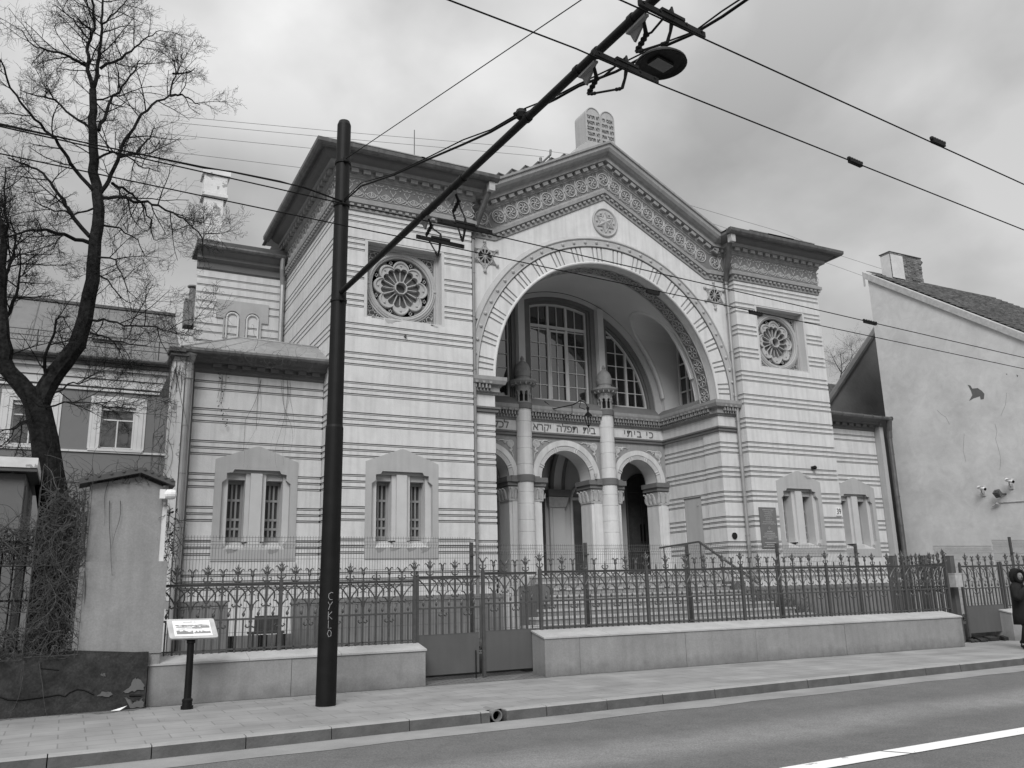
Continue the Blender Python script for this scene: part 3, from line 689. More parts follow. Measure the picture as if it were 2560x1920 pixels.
# electrical cupboard door in the right reveal
b = MB(); b.box(4.03, 4.05, 1.57, 2.43, 1.87, 4.28); b.lathe([(.03, 0), (.03, .02)], (4.0, 1.75, 4.05), 10, axis='x'); b.build('cupboard_door', 'panel', S)
# vault over the porch front
b = MB(); n = 90; da = math.pi/n
def vy(r, a, y): return (r*math.cos(a), y, ZC+r*math.sin(a))
for i in range(n):
    a0, a1 = i*da, (i+1)*da
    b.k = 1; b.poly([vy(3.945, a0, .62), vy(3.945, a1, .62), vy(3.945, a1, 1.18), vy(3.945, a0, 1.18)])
    b.k = 0; b.poly([vy(3.945, a0, 1.18), vy(3.945, a1, 1.18), vy(4.02, a1, 1.181), vy(4.02, a0, 1.181)])
    k = 42; dyv = (3.27-1.18)/k
    for j in range(k):
        ya, yb_ = 1.18+j*dyv, 1.18+(j+1)*dyv; am = (a0+a1)/2; z = ZC+4.02*math.sin(am); ym = (ya+yb_)/2
        hw = .78; inside = abs(ym-2.28) < hw and z < 9.72+math.sqrt(max(0, hw*hw-(ym-2.28)**2)) and 4.02*abs(math.cos(am)) > 1.9
        if inside: continue
        b.poly([vy(4.02, a0, ya), vy(4.02, a1, ya), vy(4.02, a1, yb_), vy(4.02, a0, yb_)])
sil = [(2.28-.80, 7.25), (2.28-.80, 8.5), (2.28-.80, 9.72)]+[(2.28-.80*math.cos(t*math.pi/14), 9.72+.80*math.sin(t*math.pi/14)) for t in range(1, 14)]+[(3.08, 9.72), (3.08, 8.5), (3.08, 7.25)]
def vx(z): return math.sqrt(max(.01, 4.02**2-(z-ZC)**2))
dense = []
for i in range(len(sil)-1):
    for q in range(4): f = q/4; dense.append((sil[i][0]*(1-f)+sil[i+1][0]*f, sil[i][1]*(1-f)+sil[i+1][1]*f))
dense.append(sil[-1])
for sx in (-1, 1):
    for i in range(len(dense)-1):
        (ya, za), (yb_, zb) = dense[i], dense[i+1]
        b.k = 0; b.poly([(sx*(vx(za)-.02), ya, za), (sx*(vx(zb)-.02), yb_, zb), (sx*4.72, yb_, zb), (sx*4.72, ya, za)])
    b.poly([(sx*4.70, y, z) for y, z in dense])
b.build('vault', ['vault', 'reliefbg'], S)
for sx in (-1, 1):
    b = MB()
    for (g, rr) in ((.03, .075), (.12, .035)):
        b.tube([(sx*(vx(z)-.01), 2.28+(y-2.28)*(1+g/.8), z if z < 9.72 else 9.72+(z-9.72)*(1+g/.8)) for y, z in dense[3:-2]], rr, 6)
    b.build('niche_moulding', 'vault', S)
for sx in (-1, 1):
    b = MB(); b.k = 0; b.box(sx*4.66, sx*4.68, 1.72, 2.98, 7.6, 9.95); b.k = 1
    for y in (1.72, 2.13, 2.35, 2.57, 2.98): b.box(sx*4.60, sx*4.66, y-.035, y+.035, 7.6, 9.95)
    for z in (7.6, 8.1, 8.6, 9.1, 9.6, 9.95): b.box(sx*4.61, sx*4.65, 1.72, 2.98, z-.025, z+.025)
    b.build('window', ['glass2', 'frame'], S)
b = MB()      # rosette frieze on the soffit
for i in range(25):
    a = R(3.6+7.2*i)
    if a > math.pi: break
    for q in range(6 if i % 2 else 8):
        t = q*2*math.pi/(6 if i % 2 else 8)
        def P(s, v, w=.0): return vy(3.93-w, a+s/3.93, .90+v)
        b.tube([P(.03*math.cos(t), .03*math.sin(t)), P(.15*math.cos(t), .15*math.sin(t))], [.012, .022], 5)
    b.tube([vy(3.93, a+.19*math.cos(t*math.pi/8)/3.93, .90+.19*math.sin(t*math.pi/8)) for t in range(17)], .014, 4)
    am = a+R(3.6)
    b.tube([vy(3.93, am-.02, .74), vy(3.93, am+.02, 1.06)], .012, 4); b.tube([vy(3.93, am+.02, .74), vy(3.93, am-.02, 1.06)], .012, 4)
for yy in (.64, 1.15): b.tube([vy(3.935, i*da, yy) for i in range(n+1)], .02, 5)
b.build('soffit_frieze', 'relief', S)
# voussoir ring
b = MB(); b.k = 1; b.ring(0, ZC, 3.945, 4.47, .335, .358, n=90)
b.k = 0
gset = []
for i in range(18):
    c = 5+10*i
    for o in (-2.1, 0, 2.1): gset.append(c+o)
edges = [0]; gh = .34
for g in gset: edges += [g-gh, g+gh]
edges.append(180)
for i in range(0, len(edges), 2): b.ring(0, ZC, 3.96, 4.455, .30, .3345, R(edges[i]), R(edges[i+1]), n=max(1, int((edges[i+1]-edges[i])/1.5)))
b.k = 0; b.tube([(3.965*math.cos(i*da), .315, ZC+3.965*math.sin(i*da)) for i in range(n+1)], .045, 8)
b.k = 2
for g in gset: b.ring(0, ZC, 3.98, 4.44, .318, .3345, R(g-.1), R(g+.1), n=1)
ar = b.build('arch', ['plaster', 'reliefbg', 'fillet'], S); lab(ar, 'great round arch ring with triple grooves')
b = MB(); b.ring(0, ZC, 4.50, 4.75, .27, .356, n=90); b.tube([(4.50*math.cos(i*da), .275, ZC+4.50*math.sin(i*da)) for i in range(n+1)], .022, 6)
b.tube([(4.73*math.cos(i*da), .265, ZC+4.73*math.sin(i*da)) for i in range(n+1)], .03, 6)
st = [(lambda d, h, a=i*da: ((4.75+d)*math.cos(a), h, ZC+(4.75+d)*math.sin(a))) for i in range(10, n-9)]
b.sweep([(0, .27), (.10, .358), (0, .358)], st, closed=True)
for i in range(35): a = R(2.6+5.14*i); b.ball((4.61*math.cos(a), .265, ZC+4.61*math.sin(a)), .055, 8)
mo = b.build('bead_moulding', 'panel', ar)

# cornice with corbel teeth around the porch and on the two piers
path = [(-4.75, .36), (-3.94, .36), (-3.94, 3.27), (3.94, 3.27), (3.94, .36), (4.75, .36)]
dirs = []
for i in range(len(path)-1):
    dx_, dy_ = path[i+1][0]-path[i][0], path[i+1][1]-path[i][1]; ln = math.hypot(dx_, dy_); dirs.append((dx_/ln, dy_/ln))
nrm = [(d[1], -d[0]) for d in dirs]
def stn(i):
    if i == 0: n0 = nrm[0]; return lambda d, h: (path[0][0]+n0[0]*d, path[0][1]+n0[1]*d, h)
    if i == len(path)-1: n0 = nrm[-1]; return lambda d, h: (path[-1][0]+n0[0]*d, path[-1][1]+n0[1]*d, h)
    a, c = nrm[i-1], nrm[i]; mx_, my_ = a[0]+c[0], a[1]+c[1]; k = 2/(mx_*mx_+my_*my_); px_, py_ = path[i]
    return lambda d, h: (px_+mx_*k*d, py_+my_*k*d, h)
sts = [stn(i) for i in range(len(path))]
b = MB(); b.sweep([(0, 6.74), (.04, 6.76), (.04, 6.80), (.10, 6.82), (.10, 7.0), (.22, 7.02), (.26, 7.12), (.26, 7.22), (0, 7.23)], sts, closed=True)
def along(fn, sp, e0=.15):
    for i in range(len(path)-1):
        ln = math.hypot(path[i+1][0]-path[i][0], path[i+1][1]-path[i][1]); k = int((ln-2*e0)/sp)
        for j in range(k+1):
            s = e0+j*sp; fn(path[i][0]+dirs[i][0]*s, path[i][1]+dirs[i][1]*s, dirs[i], nrm[i], j)
def tooth(x, y, d, n_, j):
    c = Vector((x, y, 0)); N3 = Vector((n_[0], n_[1], 0)); D3 = Vector((d[0], d[1], 0))
    b.obox(c+N3*.15+Vector((0, 0, 6.95)), D3*.022, N3*.06, Vector((0, 0, .055)))
    b.obox(c+N3*.12+D3*.05+Vector((0, 0, 6.86)), D3*.018, N3*.035, Vector((0, 0, .035)))
    if j % 2 == 0: b.obox(c+N3*.21+Vector((0, 0, 7.045)), D3*.04, N3*.05, Vector((0, 0, .03)))
along(tooth, .105)
b.build('corbel_cornice', 'trim', S)
b = MB(); b.sweep([(0, 6.24), (.07, 6.26), (.07, 6.33), (.11, 6.35), (.11, 6.40), (0, 6.42)], sts, closed=True); b.build('string_course', 'dark', S)
b = MB(); b.hexa([(-3.7, 3.02, 7.225), (3.7, 3.02, 7.225), (3.7, 3.6, 7.225), (-3.7, 3.6, 7.225), (-3.7, 3.04, 7.24), (3.7, 3.04, 7.24), (3.7, 3.28, 7.48), (-3.7, 3.28, 7.48)])
for sx in (-1, 1): b.hexa([(sx*3.69, 1.2, 7.225), (sx*4.02, 1.2, 7.225), (sx*4.02, 3.3, 7.225), (sx*3.69, 3.3, 7.225), (sx*3.70, 1.2, 7.24), (sx*4.0, 1.2, 7.45), (sx*4.0, 3.3, 7.45), (sx*3.70, 3.3, 7.24)])
b.build('sill_slope', 'dark', S)

# ---- back wall with the big lunette windows
def clip(x0, x1, zb, r, n=20):
    a1_ = math.acos(max(-1, min(1, x0/r))); a0_ = math.acos(max(-1, min(1, x1/r))) if abs(x1) < r else math.asin((zb-7.3)/r)
    top = arc(0, 7.3, r, a1_, a0_, n); pts = [(x0, zb)]
    if top[-1][1] <= zb+.01: return [(x1_, z_) for x1_, z_ in [(top[-1][0], zb)]]+top[::-1]+[(x0, zb)]
    return [(x0, zb), (x1, zb)]+top[::-1]
def quarter(sx, x0, zb, r, n=24):
    a0_ = math.asin((zb-7.3)/r); a1_ = math.acos(x0/r); pts = [(sx*x0, zb)]+[(sx*r*math.cos(a0_+(a1_-a0_)*i/n), 7.3+r*math.sin(a0_+(a1_-a0_)*i/n)) for i in range(n+1)]
    return pts if sx > 0 else pts[::-1]
def centre(hw, zb, r, n=20):
    a = math.acos(hw/r); return [(-hw, zb), (hw, zb)]+arc(0, 7.3, r, a, math.pi-a, n)
b = MB(); b.plate([(-4.05, 7.2), (4.05, 7.2)]+arc(0, 7.2, 4.05, 0.02, math.pi-.02, 60), [centre(1.38, 7.46, 3.80)[::-1], quarter(1, 1.70, 7.46, 3.74)[::-1], quarter(-1, 1.70, 7.46, 3.74)[::-1]], 3.27, 3.45)
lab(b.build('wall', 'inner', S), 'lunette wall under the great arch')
b = MB()
def frame_between(o, i_, y0, y1): b.plate(o, [i_[::-1]], y0, y1)
frame_between(centre(1.378, 7.462, 3.798), centre(1.20, 7.50, 3.66), 3.31, 3.44); frame_between(centre(1.199, 7.501, 3.659), centre(1.12, 7.52, 3.60), 3.37, 3.5)
for sx in (-1, 1):
    frame_between(quarter(sx, 1.702, 7.462, 3.738), quarter(sx, 1.84, 7.50, 3.56), 3.32, 3.44); frame_between(quarter(sx, 1.841, 7.501, 3.559), quarter(sx, 1.88, 7.52, 3.50), 3.38, 3.5)
b.build('window_casing', 'dark', S)
for sx in (-1, 1):
    b = MB(); b.box(sx*1.42, sx*1.66, 3.17, 3.27, 7.28, 10.85); b.box(sx*1.40, sx*1.42, 3.22, 3.27, 7.3, 10.9); b.box(sx*1.66, sx*1.68, 3.22, 3.27, 7.3, 10.8); b.build('pilaster', 'panel2', S)
def top_of(x, r): return 7.3+math.sqrt(max(0, r*r-x*x))
b = MB(); b.k = 0; b.plate(centre(1.12, 7.5, 3.61), [], 3.53, 3.54); b.k = 1; y0, y1 = 3.46, 3.53
fo, fi = centre(1.125, 7.50, 3.605), centre(1.05, 7.58, 3.53); b.plate(fo, [fi[::-1]], y0, y1)
for x in (-.38, .33): b.box(x-.045, x+.045, y0+.002, y1, 7.58, top_of(x, 3.53))
b.box(-1.05, 1.05, y0+.004, y1, 10.02, 10.12)
b.box(-.33, .28, y0-.01, y0+.03, 9.90, 9.96); b.box(-.335, -.29, y0-.01, y0+.03, 7.6, 9.9); b.box(.24, .285, y0-.01, y0+.03, 7.6, 9.9)
for x in (-.72, -.025, .69): b.box(x-.013, x+.013, y0+.03, y1, 7.58, top_of(x, 3.53))
for z in [7.58+.478*k for k in range(1, 6)]: b.box(-1.05, 1.05, y0+.034, y1, z-.013, z+.013)
b.build('window', ['glass', 'frame'], S)
for sx in (-1, 1):
    b = MB(); b.k = 0; b.plate(quarter(sx, 1.88, 7.5, 3.51), [], 3.53, 3.54); b.k = 1
    b.plate(quarter(sx, 1.875, 7.50, 3.505), [quarter(sx, 1.93, 7.58, 3.44)[::-1]], y0, y1)
    x = 2.70; b.box(sx*(x-.035), sx*(x+.035), y0+.002, y1, 7.58, top_of(x, 3.44))
    for x in (2.31, 3.06): b.box(sx*(x-.013), sx*(x+.013), y0+.03, y1, 7.58, top_of(x, 3.44))
    for z in [7.58+.462*k for k in range(1, 5)]: b.box(sx*1.93, sx*math.sqrt(3.44**2-(z-7.3)**2), y0+.034, y1, z-.013, z+.013)
    z = 9.98; b.box(sx*1.93, sx*math.sqrt(3.44**2-(z-7.3)**2), y0+.01, y1, z-.035, z+.035)
    b.build('window', ['glass', 'frame'], S)
b = MB(); b.box(-4.2, 4.2, 3.75, 3.8, 7, 11.6); b.build('dark_interior', 'void', S)

# ---- arcade
Z5 = 4.93
pts = [(-4.0, Z5)]
for c, r in ((-2.83, .76), (0, .92), (2.83, .76)): pts += [(c-r, Z5)]+arc(c, Z5, r, math.pi, 0, 30)+[(c+r, Z5)]
pts += [(4.0, Z5), (4.0, 6.8), (-4.0, 6.8)]
clean = [pts[0]]
for p in pts[1:]:
    if math.hypot(p[0]-clean[-1][0], p[1]-clean[-1][1]) > 1e-4: clean.append(p)
b = MB(); b.k = 0; b.plate(clean, [], 3.27, 3.95)
b.k = 1; b.box(-3.99, 3.99, 3.262, 3.2695, 6.42, 6.74)
A = b.build('arcade', ['trim', 'plaster'], S); lab(A, 'three arched porch arcade between engaged columns')
for c, r0, r1, r2 in ((-2.83, .76, .91, 1.07), (0, .92, 1.08, 1.26), (2.83, .76, .91, 1.07)):
    b = MB(); b.k = 0; b.ring(c, Z5, r1, r2, 3.22, 3.268, n=40)
    b.k = 1; b.ring(c, Z5, r0, r1-.002, 3.25, 3.268, n=40)
    for q in range(4): rr = r0+.02+q*(r1-r0-.03)/3; b.tube([(c+rr*math.cos(i*math.pi/40), 3.25, Z5+rr*math.sin(i*math.pi/40)) for i in range(41)], .014, 5)
    for a in (24, 68, 112, 156):
        a = R(a)
        for o in (-.018, .018): b.tube([(c+rr*math.cos(a+o/r0*2), 3.235, Z5+rr*math.sin(a+o/r0*2)) for rr in (r0-.01, r1)], .022, 6)
    b.k = 2; b.ring(c, Z5, r0-.002, r0+.0, 3.30, 3.9, n=30)
    b.build('archivolt', ['plaster', 'panel2', 'vault'], A)
def scroll(cx_, cz_, sx, s=1.0):
    b = MB()
    Pq = lambda u, v: (cx_+sx*u*s, 3.255, cz_+v*s)
    for rr in (.13, .085, .04): b.tube([Pq(rr*math.cos(t*math.pi/8), rr*math.sin(t*math.pi/8)) for t in range(17)], .020, 5)
    b.ball(Pq(0, 0), .03, 6)
    b.tube([Pq(-.10, .10), Pq(-.22, .10), Pq(-.30, .05), Pq(-.26, .0), Pq(-.2, .04), Pq(-.3, .12), Pq(-.45, .13), Pq(-.52, .09), Pq(-.62, .13)], [.028]*6+[.018, .014, .008], 5)
    b.tube([Pq(.02, -.14), Pq(.05, -.24), Pq(-.01, -.30), Pq(-.05, -.25), Pq(.06, -.34), Pq(.10, -.46), Pq(.11, -.56)], [.028]*4+[.018, .014, .008], 5)
    b.ball(Pq(-.22, .04), .03, 6); b.ball(Pq(.0, -.25), .03, 6)
    b.build('spandrel_ornament', 'panel2', A)
scroll(1.08, 6.03, 1, .9); scroll(-1.08, 6.03, -1, .9)
scroll(2.0, 5.98, -1, .8); scroll(3.70, 5.90, 1, .95); scroll(-2.0, 5.98, 1, .8); scroll(-3.70, 5.90, -1, .95)
for body, cx_, sz, gap in (('יתיב יכ', 2.93, .345, 1.22), ('ארקי  הלפת  תיב', 0, .345, .93), ('םימעה לכל', -2.83, .345, .93)):
    o = text(body, sz, .008, lambda x, y, z, cx_=cx_: (cx_+x, 3.252-z, 6.575+y), 'inscription', 'dark', A, sx=1.06, spc=gap)
# piers, capitals
def pier(x0, x1, y0, y1):
    b = MB(); b.box(x0+.0, x1-.0, y0, y1, 1.87, 4.22); b.box(x0-.03, x0-.0, y0+.12, y0+.5, 1.87, 4.2) if False else None
    b.box(x0+.10, x1-.10, y0-.03, y0, 1.87, 4.22)
    return b.build('pier', 'plaster', A)
def capital(x0, x1, y0, y1):
    b = MB(); b.k = 0
    b.hexa([(x0+.02, y0+.02, 4.22), (x1-.02, y0+.02, 4.22), (x1-.02, y1, 4.22), (x0+.02, y1, 4.22), (x0-.05, y0-.05, 4.64), (x1+.05, y0-.05, 4.64), (x1+.05, y1, 4.64), (x0-.05, y1, 4.64)])
    b.box(x0-.03, x1+.03, y0-.03, y1, 4.20, 4.24)
    n_ = max(2, int((x1-x0)/.19))
    def leaf(c, N_, D_):
        c = Vector(c); N3, D3 = Vector(N_), Vector(D_)
        b.tube([c+Vector((0, 0, 4.25)), c+N3*.03+Vector((0, 0, 4.42)), c+N3*.08+Vector((0, 0, 4.56)), c+N3*.15+Vector((0, 0, 4.585)), c+N3*.15+Vector((0, 0, 4.55))], [.05, .045, .032, .024, .014], 5)
        b.tube([c+D3*.09+Vector((0, 0, 4.3)), c+D3*.09+N3*.05+Vector((0, 0, 4.45))], [.03, .012], 5)
    for i in range(n_+1): leaf((x0+(x1-x0)*i/n_, y0, 0), (0, -1, 0), (1, 0, 0))
    for sx, xx in ((-1, x0), (1, x1)):
        for i in range(1, 4): leaf((xx, y0+(y1-y0)*i/3, 0), (sx, 0, 0), (0, 1, 0))
    b.k = 1; b.box(x0-.10, x1+.10, y0-.10, y1+.1, 4.66, 4.78); b.box(x0-.15, x1+.15, y0-.15, y1+.1, 4.78, 4.93)
    return b.build('capital', ['relief', 'dark'], A)
for (x0, x1) in ((-2.07, -.92), (.92, 2.07), (3.60, 4.02), (-4.02, -3.60)): pier(x0, x1, 3.29, 3.93); capital(x0, x1, 3.27, 3.90)
# engaged columns with little lantern turrets
for sx in (-1, 1):
    cx_, cy = sx*1.56, 3.16; b = MB(); b.k = 0
    zs = [1.87]; k = 0
    while zs[-1] < 7.05: zs.append(zs[-1]+(.50, .36)[k % 2]); k += 1
    zs[-1] = 7.08
    prof = []
    for i in range(len(zs)-1):
        r0 = .285-.045*(zs[i]-1.87)/5.2; r1 = .285-.045*(zs[i+1]-1.87)/5.2
        prof += [(r0-.012, zs[i]+.001), (r0, zs[i]+.012), (r1, zs[i+1]-.012), (r1-.012, zs[i+1]-.001)]
    b.lathe(prof, (cx_, cy, 0), 28)
    b.k = 1; b.lathe([(.25, 4.77), (.30, 4.775), (.31, 4.97), (.27, 4.99)], (cx_, cy, 0), 28); b.box(cx_-.5, cx_+.5, cy-.06, 3.3, 4.775, 4.965)
    b.lathe([(.22, 7.07), (.275, 7.09), (.285, 7.26), (.25, 7.28)], (cx_, cy, 0), 28)
    co = b.build('column', ['plaster', 'dark'], S)
    b = MB(); b.k = 1; b.lathe([(.12, 7.28), (.12, 7.65)], (cx_, cy, 0), 12)
    b.k = 0; b.lathe([(.26, 7.28), (.26, 7.31)], (cx_, cy, 0), 20)
    for i in range(8):
        a = R(22.5+45*i); q = (cx_+.215*math.cos(a), cy+.215*math.sin(a), 0)
        b.lathe([(.04, 7.31), (.028, 7.34), (.028, 7.52), (.05, 7.56), (.055, 7.6)], q, 8)
        a2 = a+R(45); pa = []
        for t in range(7):
            u = t/6; aa = a+(a2-a)*u; pa.append((cx_+.225*math.cos(aa), cy+.225*math.sin(aa), 7.60+.09*math.sin(math.pi*u)))
        b.tube(pa, .032, 6)
    b.lathe([(.19, 7.66), (.235, 7.66), (.25, 7.76), (.27, 7.80), (.27, 7.86), (.40, 7.90), (.45, 7.95), (.46, 8.0), (.30, 8.03), (.27, 8.06)], (cx_, cy, 0), 28)
    for i in range(14):
        a = 2*math.pi*i/14; u = Vector((math.cos(a), math.sin(a), 0)); b.obox(Vector((cx_, cy, 7.875))+u*.34, u*.07, Vector((-u.y, u.x, 0))*.018, Vector((0, 0, .035)))
    b.lathe([(.24, 8.05), (.245, 8.10), (.225, 8.12), (.25, 8.16), (.262, 8.28), (.25, 8.42), (.20, 8.55), (.12, 8.64), (.06, 8.68), (.05, 8.71), (.07, 8.75), (.05, 8.80), (.001, 8.86)], (cx_, cy, 0), 28)
    for i in range(10):        # zigzag band on the dome
        a0_, a1_, a2_ = [2*math.pi*(i+q)/10 for q in (0, .5, 1)]
        b.tube([(cx_+.262*math.cos(a0_), cy+.262*math.sin(a0_), 8.27), (cx_+.256*math.cos(a1_), cy+.256*math.sin(a1_), 8.37), (cx_+.262*math.cos(a2_), cy+.262*math.sin(a2_), 8.27)], .009, 4)
    b.build('turret', ['trim', 'void'], co, smooth=False)

# ---- porch interior
b = MB(); b.k = 0
b.box(-5.2, 5.2, 5.4, 5.5, 1.87, 7.0); b.box(-5.2, -5.1, 3.95, 5.4, 1.87, 7.0); b.box(5.1, 5.2, 3.95, 5.4, 1.87, 7.0); b.box(-5.2, 5.2, 3.95, 5.5, 6.45, 6.5)
for sx in (-1, 1): b.box(sx*4.02, sx*5.1, 3.90, 3.95, 1.87, 7)
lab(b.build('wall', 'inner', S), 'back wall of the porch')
for sx in (-1, 1):
    b = MB(); b.k = 0; b.box(sx*.5, sx*1.09, 5.28, 5.4, 1.87, 4.24); b.box(sx*.60, sx*.98, 5.25, 5.28, 1.95, 4.2)
    b.k = 1; b.hexa([(sx*.46, 5.24, 4.24), (sx*1.12, 5.24, 4.24), (sx*1.12, 5.4, 4.24), (sx*.46, 5.4, 4.24), (sx*.40, 5.12, 4.58), (sx*1.18, 5.12, 4.58), (sx*1.18, 5.4, 4.58), (sx*.40, 5.4, 4.58)])
    b.k = 2; b.box(sx*.36, sx*1.24, 5.08, 5.4, 4.60, 4.83)
    # transverse rib springing from the capital
    for k_, (u0, u1) in enumerate(((.52, .64), (.64, .96), (.96, 1.08))):
        b.k = 2 if k_ != 1 else 0; d = .02 if k_ == 1 else .05
        for j in range(12):
            a0_, a1_ = j*math.pi/24, (j+1)*math.pi/24
            f = lambda a: (5.25-1.3*(1-math.cos(a)), 4.83+1.55*math.sin(a))
            (ya, za), (yb_, zb) = f(a0_), f(a1_)
            b.hexa([(sx*u0, ya-d, za), (sx*u1, ya-d, za), (sx*u1, ya+.1, za), (sx*u0, ya+.1, za), (sx*u0, yb_-d, zb), (sx*u1, yb_-d, zb), (sx*u1, yb_+.1, zb), (sx*u0, yb_+.1, zb)])
    b.build('porch_pilaster', ['inner', 'relief', 'dark'], S)
def porch_door(cx_, hw, zt, wood):
    b = MB(); b.k = 0; b.plate([(cx_-hw, 1.88), (cx_+hw, 1.88), (cx_+hw, zt)]+arc(cx_, zt, hw, 0, math.pi, 16)[1:-1]+[(cx_-hw, zt)], [], 5.36, 5.42)
    b.k = 1; b.tube([(cx_-hw, 5.36, 1.88), (cx_-hw, 5.36, zt)]+[(p, 5.36, q) for p, q in arc(cx_, zt, hw, math.pi, 0, 16)]+[(cx_+hw, 5.36, 1.88)], .05, 6)
    b.box(cx_-hw, cx_+hw, 5.31, 5.36, zt-.05, zt+.05); b.box(cx_-.03, cx_+.03, 5.31, 5.36, 1.9, zt)
    if wood:
        b.k = 2
        for sx in (-1, 1):
            for (z0, z1) in ((2.1, 2.8), (2.95, 3.9), (4.0, 4.5)):
                x0, x1 = sorted((cx_+sx*.10, cx_+sx*(hw-.12))); b.box(x0, x1, 5.335, 5.36, z0, z1)
        b.k = 3; b.box(cx_-.10, cx_-.07, 5.27, 5.33, 3.1, 3.7); b.box(cx_+.05, cx_+.08, 5.27, 5.33, 3.1, 3.7)
    b.build('door', ['wood' if wood else 'glass2', 'wood' if wood else 'frame', 'wood', 'black'], S)
porch_door(4.36, .60, 4.90, True); porch_door(-4.36, .60, 4.90, True); porch_door(0, .30, 4.6, True); porch_door(1.92, .50, 4.55, False); porch_door(-1.92, .50, 4.55, False)

# ---- steps
b = MB(); b.k = 0; b.box(-4.0, 4.0, .36, 5.5, .4, 1.868)
for k in range(0, 9):
    hw = (3.0, 3.0, 3.0, 3.1, 3.3, 3.7, 4.1, 4.5, 4.9)[k]; y = .36-.33*k; z = 1.87-.165*k
    b.k = 1; b.box(-hw, hw, y-.33, y+.0 if k else .36, YARD, z-.05); b.k = 0; b.box(-hw-.02, hw+.02, y-.36, y+.02 if k else .358, z-.05, z)
b.k = 2; b.box(3.06, 3.35, -.9, .34, YARD, 1.62); b.box(-3.35, -3.06, -.9, .34, YARD, 1.62)
b.build('steps', ['coping', 'conc', 'dark'], S)
b = MB(); hr = [(2.88, 2.4, 2.72), (2.88, .45, 2.80), (2.88, -1.9, 1.55)]; b.bar(hr[0], hr[1], .07, .05); b.bar(hr[1], hr[2], .07, .05)
for (y, z0, z1) in ((.40, 1.87, 2.8), (-1.7, .6, 1.63), (2.2, 1.87, 2.72)): b.tube([(2.88, y, z0), (2.88, y, z1)], .022, 8)
b.build('handrail', 'iron', S)

# ---- gable cornice
H0 = 11.42; sl = .535; cs = 1/math.sqrt(1+sl*sl); gp = [(d, h-11.40) for d, h in CPROF[:-1]]+[(.50, 1.42), (.55, 1.44), (.55, 1.50), (0, 1.52)]
gy = .36
st = [lambda d, h: (-4.72, gy-d, H0+h), lambda d, h: (-3.87-.25*h, gy-d, H0+h), lambda d, h: (0, gy-d, H0+3.87*sl+h/cs), lambda d, h: (3.87+.25*h, gy-d, H0+h), lambda d, h: (4.72, gy-d, H0+h)]
b = MB(); b.sweep(gp, st, closed=True)
ca, sa = cs, sl*cs
def PR(side, s, t, d):          # point on the raking frieze: s along slope from the kink, t across, d outwards
    x = -3.87+s*ca-t*sa; z = H0+s*sa+t*ca
    return (side*x, gy-d, z)
Ls = 3.87/ca
def rd(sp, wd, t0, t1, d0, d1):
    for side in (1, -1):
        a0_, a1_ = -t0*sa*.0+.05, Ls+t0*math.tan(math.atan(sl))
        n_ = int((a1_-a0_)/sp)
        for i in range(n_+1):
            c = a1_-sp*(i+.5)
            if c < .02: break
            b.hexa([PR(side, c-wd/2, t0, d0), PR(side, c+wd/2, t0, d0), PR(side, c+wd/2, t0, d1), PR(side, c-wd/2, t0, d1), PR(side, c-wd/2, t1, d0), PR(side, c+wd/2, t1, d0), PR(side, c+wd/2, t1, d1), PR(side, c-wd/2, t1, d1)])
        for i in range(4):
            x = side*(4.62-i*sp); 
            if abs(x) > 3.87+.25*t1+.05: b.box(x-wd/2, x+wd/2, gy-d1, gy-d0, H0+t0, H0+t1)
rd(.33, .20, .915, 1.02, .10, .21); rd(.19, .10, .005, .065, .045, .105)
gc = b.build('gable_cornice', 'trim', S)
b = MB(); b.k = 1
b.sweep([(.031, .285), (.033, .285), (.033, .79), (.031, .79)], st, closed=True); b.k = 0
for side in (1, -1):
    for i in range(1, 10):
        s = Ls+.53*sl-.47*i*1.0
        if s < .10: break
        circle_unit(b, lambda u, v, w, s=s, side=side: PR(side, s+u, .54+v, .045+w), .20, .47)
    circle_unit(b, lambda u, v, w: (side*4.30+u, gy-.045-w, H0+.54+v), .20, .47)
circle_unit(b, lambda u, v, w: (u, gy-.045-w, H0+3.87*sl+.54/cs+v-.03), .20, .60)
b.build('frieze', ['relief', 'reliefbg'], gc)
b = MB(); z1 = H0+3.87*sl+1.50/cs; zr_ = z1-4.6*sl; b.hexa([(-4.6, .37, zr_-.02), (4.6, .37, zr_-.02), (4.6, 12, zr_-.02), (-4.6, 12, zr_-.02), (-.01, .37, z1), (.01, .37, z1), (.01, 12, z1), (-.01, 12, z1)]); b.build('roof', 'roof', S)
b = MB()      # stepped metal ridge caps behind the left slope of the gable
for (px, py) in ((740, 318), (655, 355), (575, 378), (490, 403), (410, 428), (325, 450), (240, 475)):
    p = at(1150+px*.3919, 250+py*.3919, 'y', .9); x, z = p.x, p.z
    b.k = 0; b.hexa([(x-.33, .85, z-.75), (x+.62, .85, z-.45), (x+.62, 1.5, z-.45), (x-.33, 1.5, z-.75), (x-.0, .85, z), (x+.62, .85, z-.13), (x+.62, 1.5, z-.13), (x-.0, 1.5, z)])
    b.poly([(x-.33, .85, z-.42), (x, .85, z), (x, 1.5, z), (x-.33, 1.5, z-.42)])
    b.k = 1; b.bar((x-.02, 1.15, z+.012), (x+.66, 1.15, z-.12), .7, .03); b.bar((x, 1.15, z+.01), (x-.34, 1.15, z-.42), .7, .03)
b.build('ridge_cap', ['roof', 'roofdark'], S)
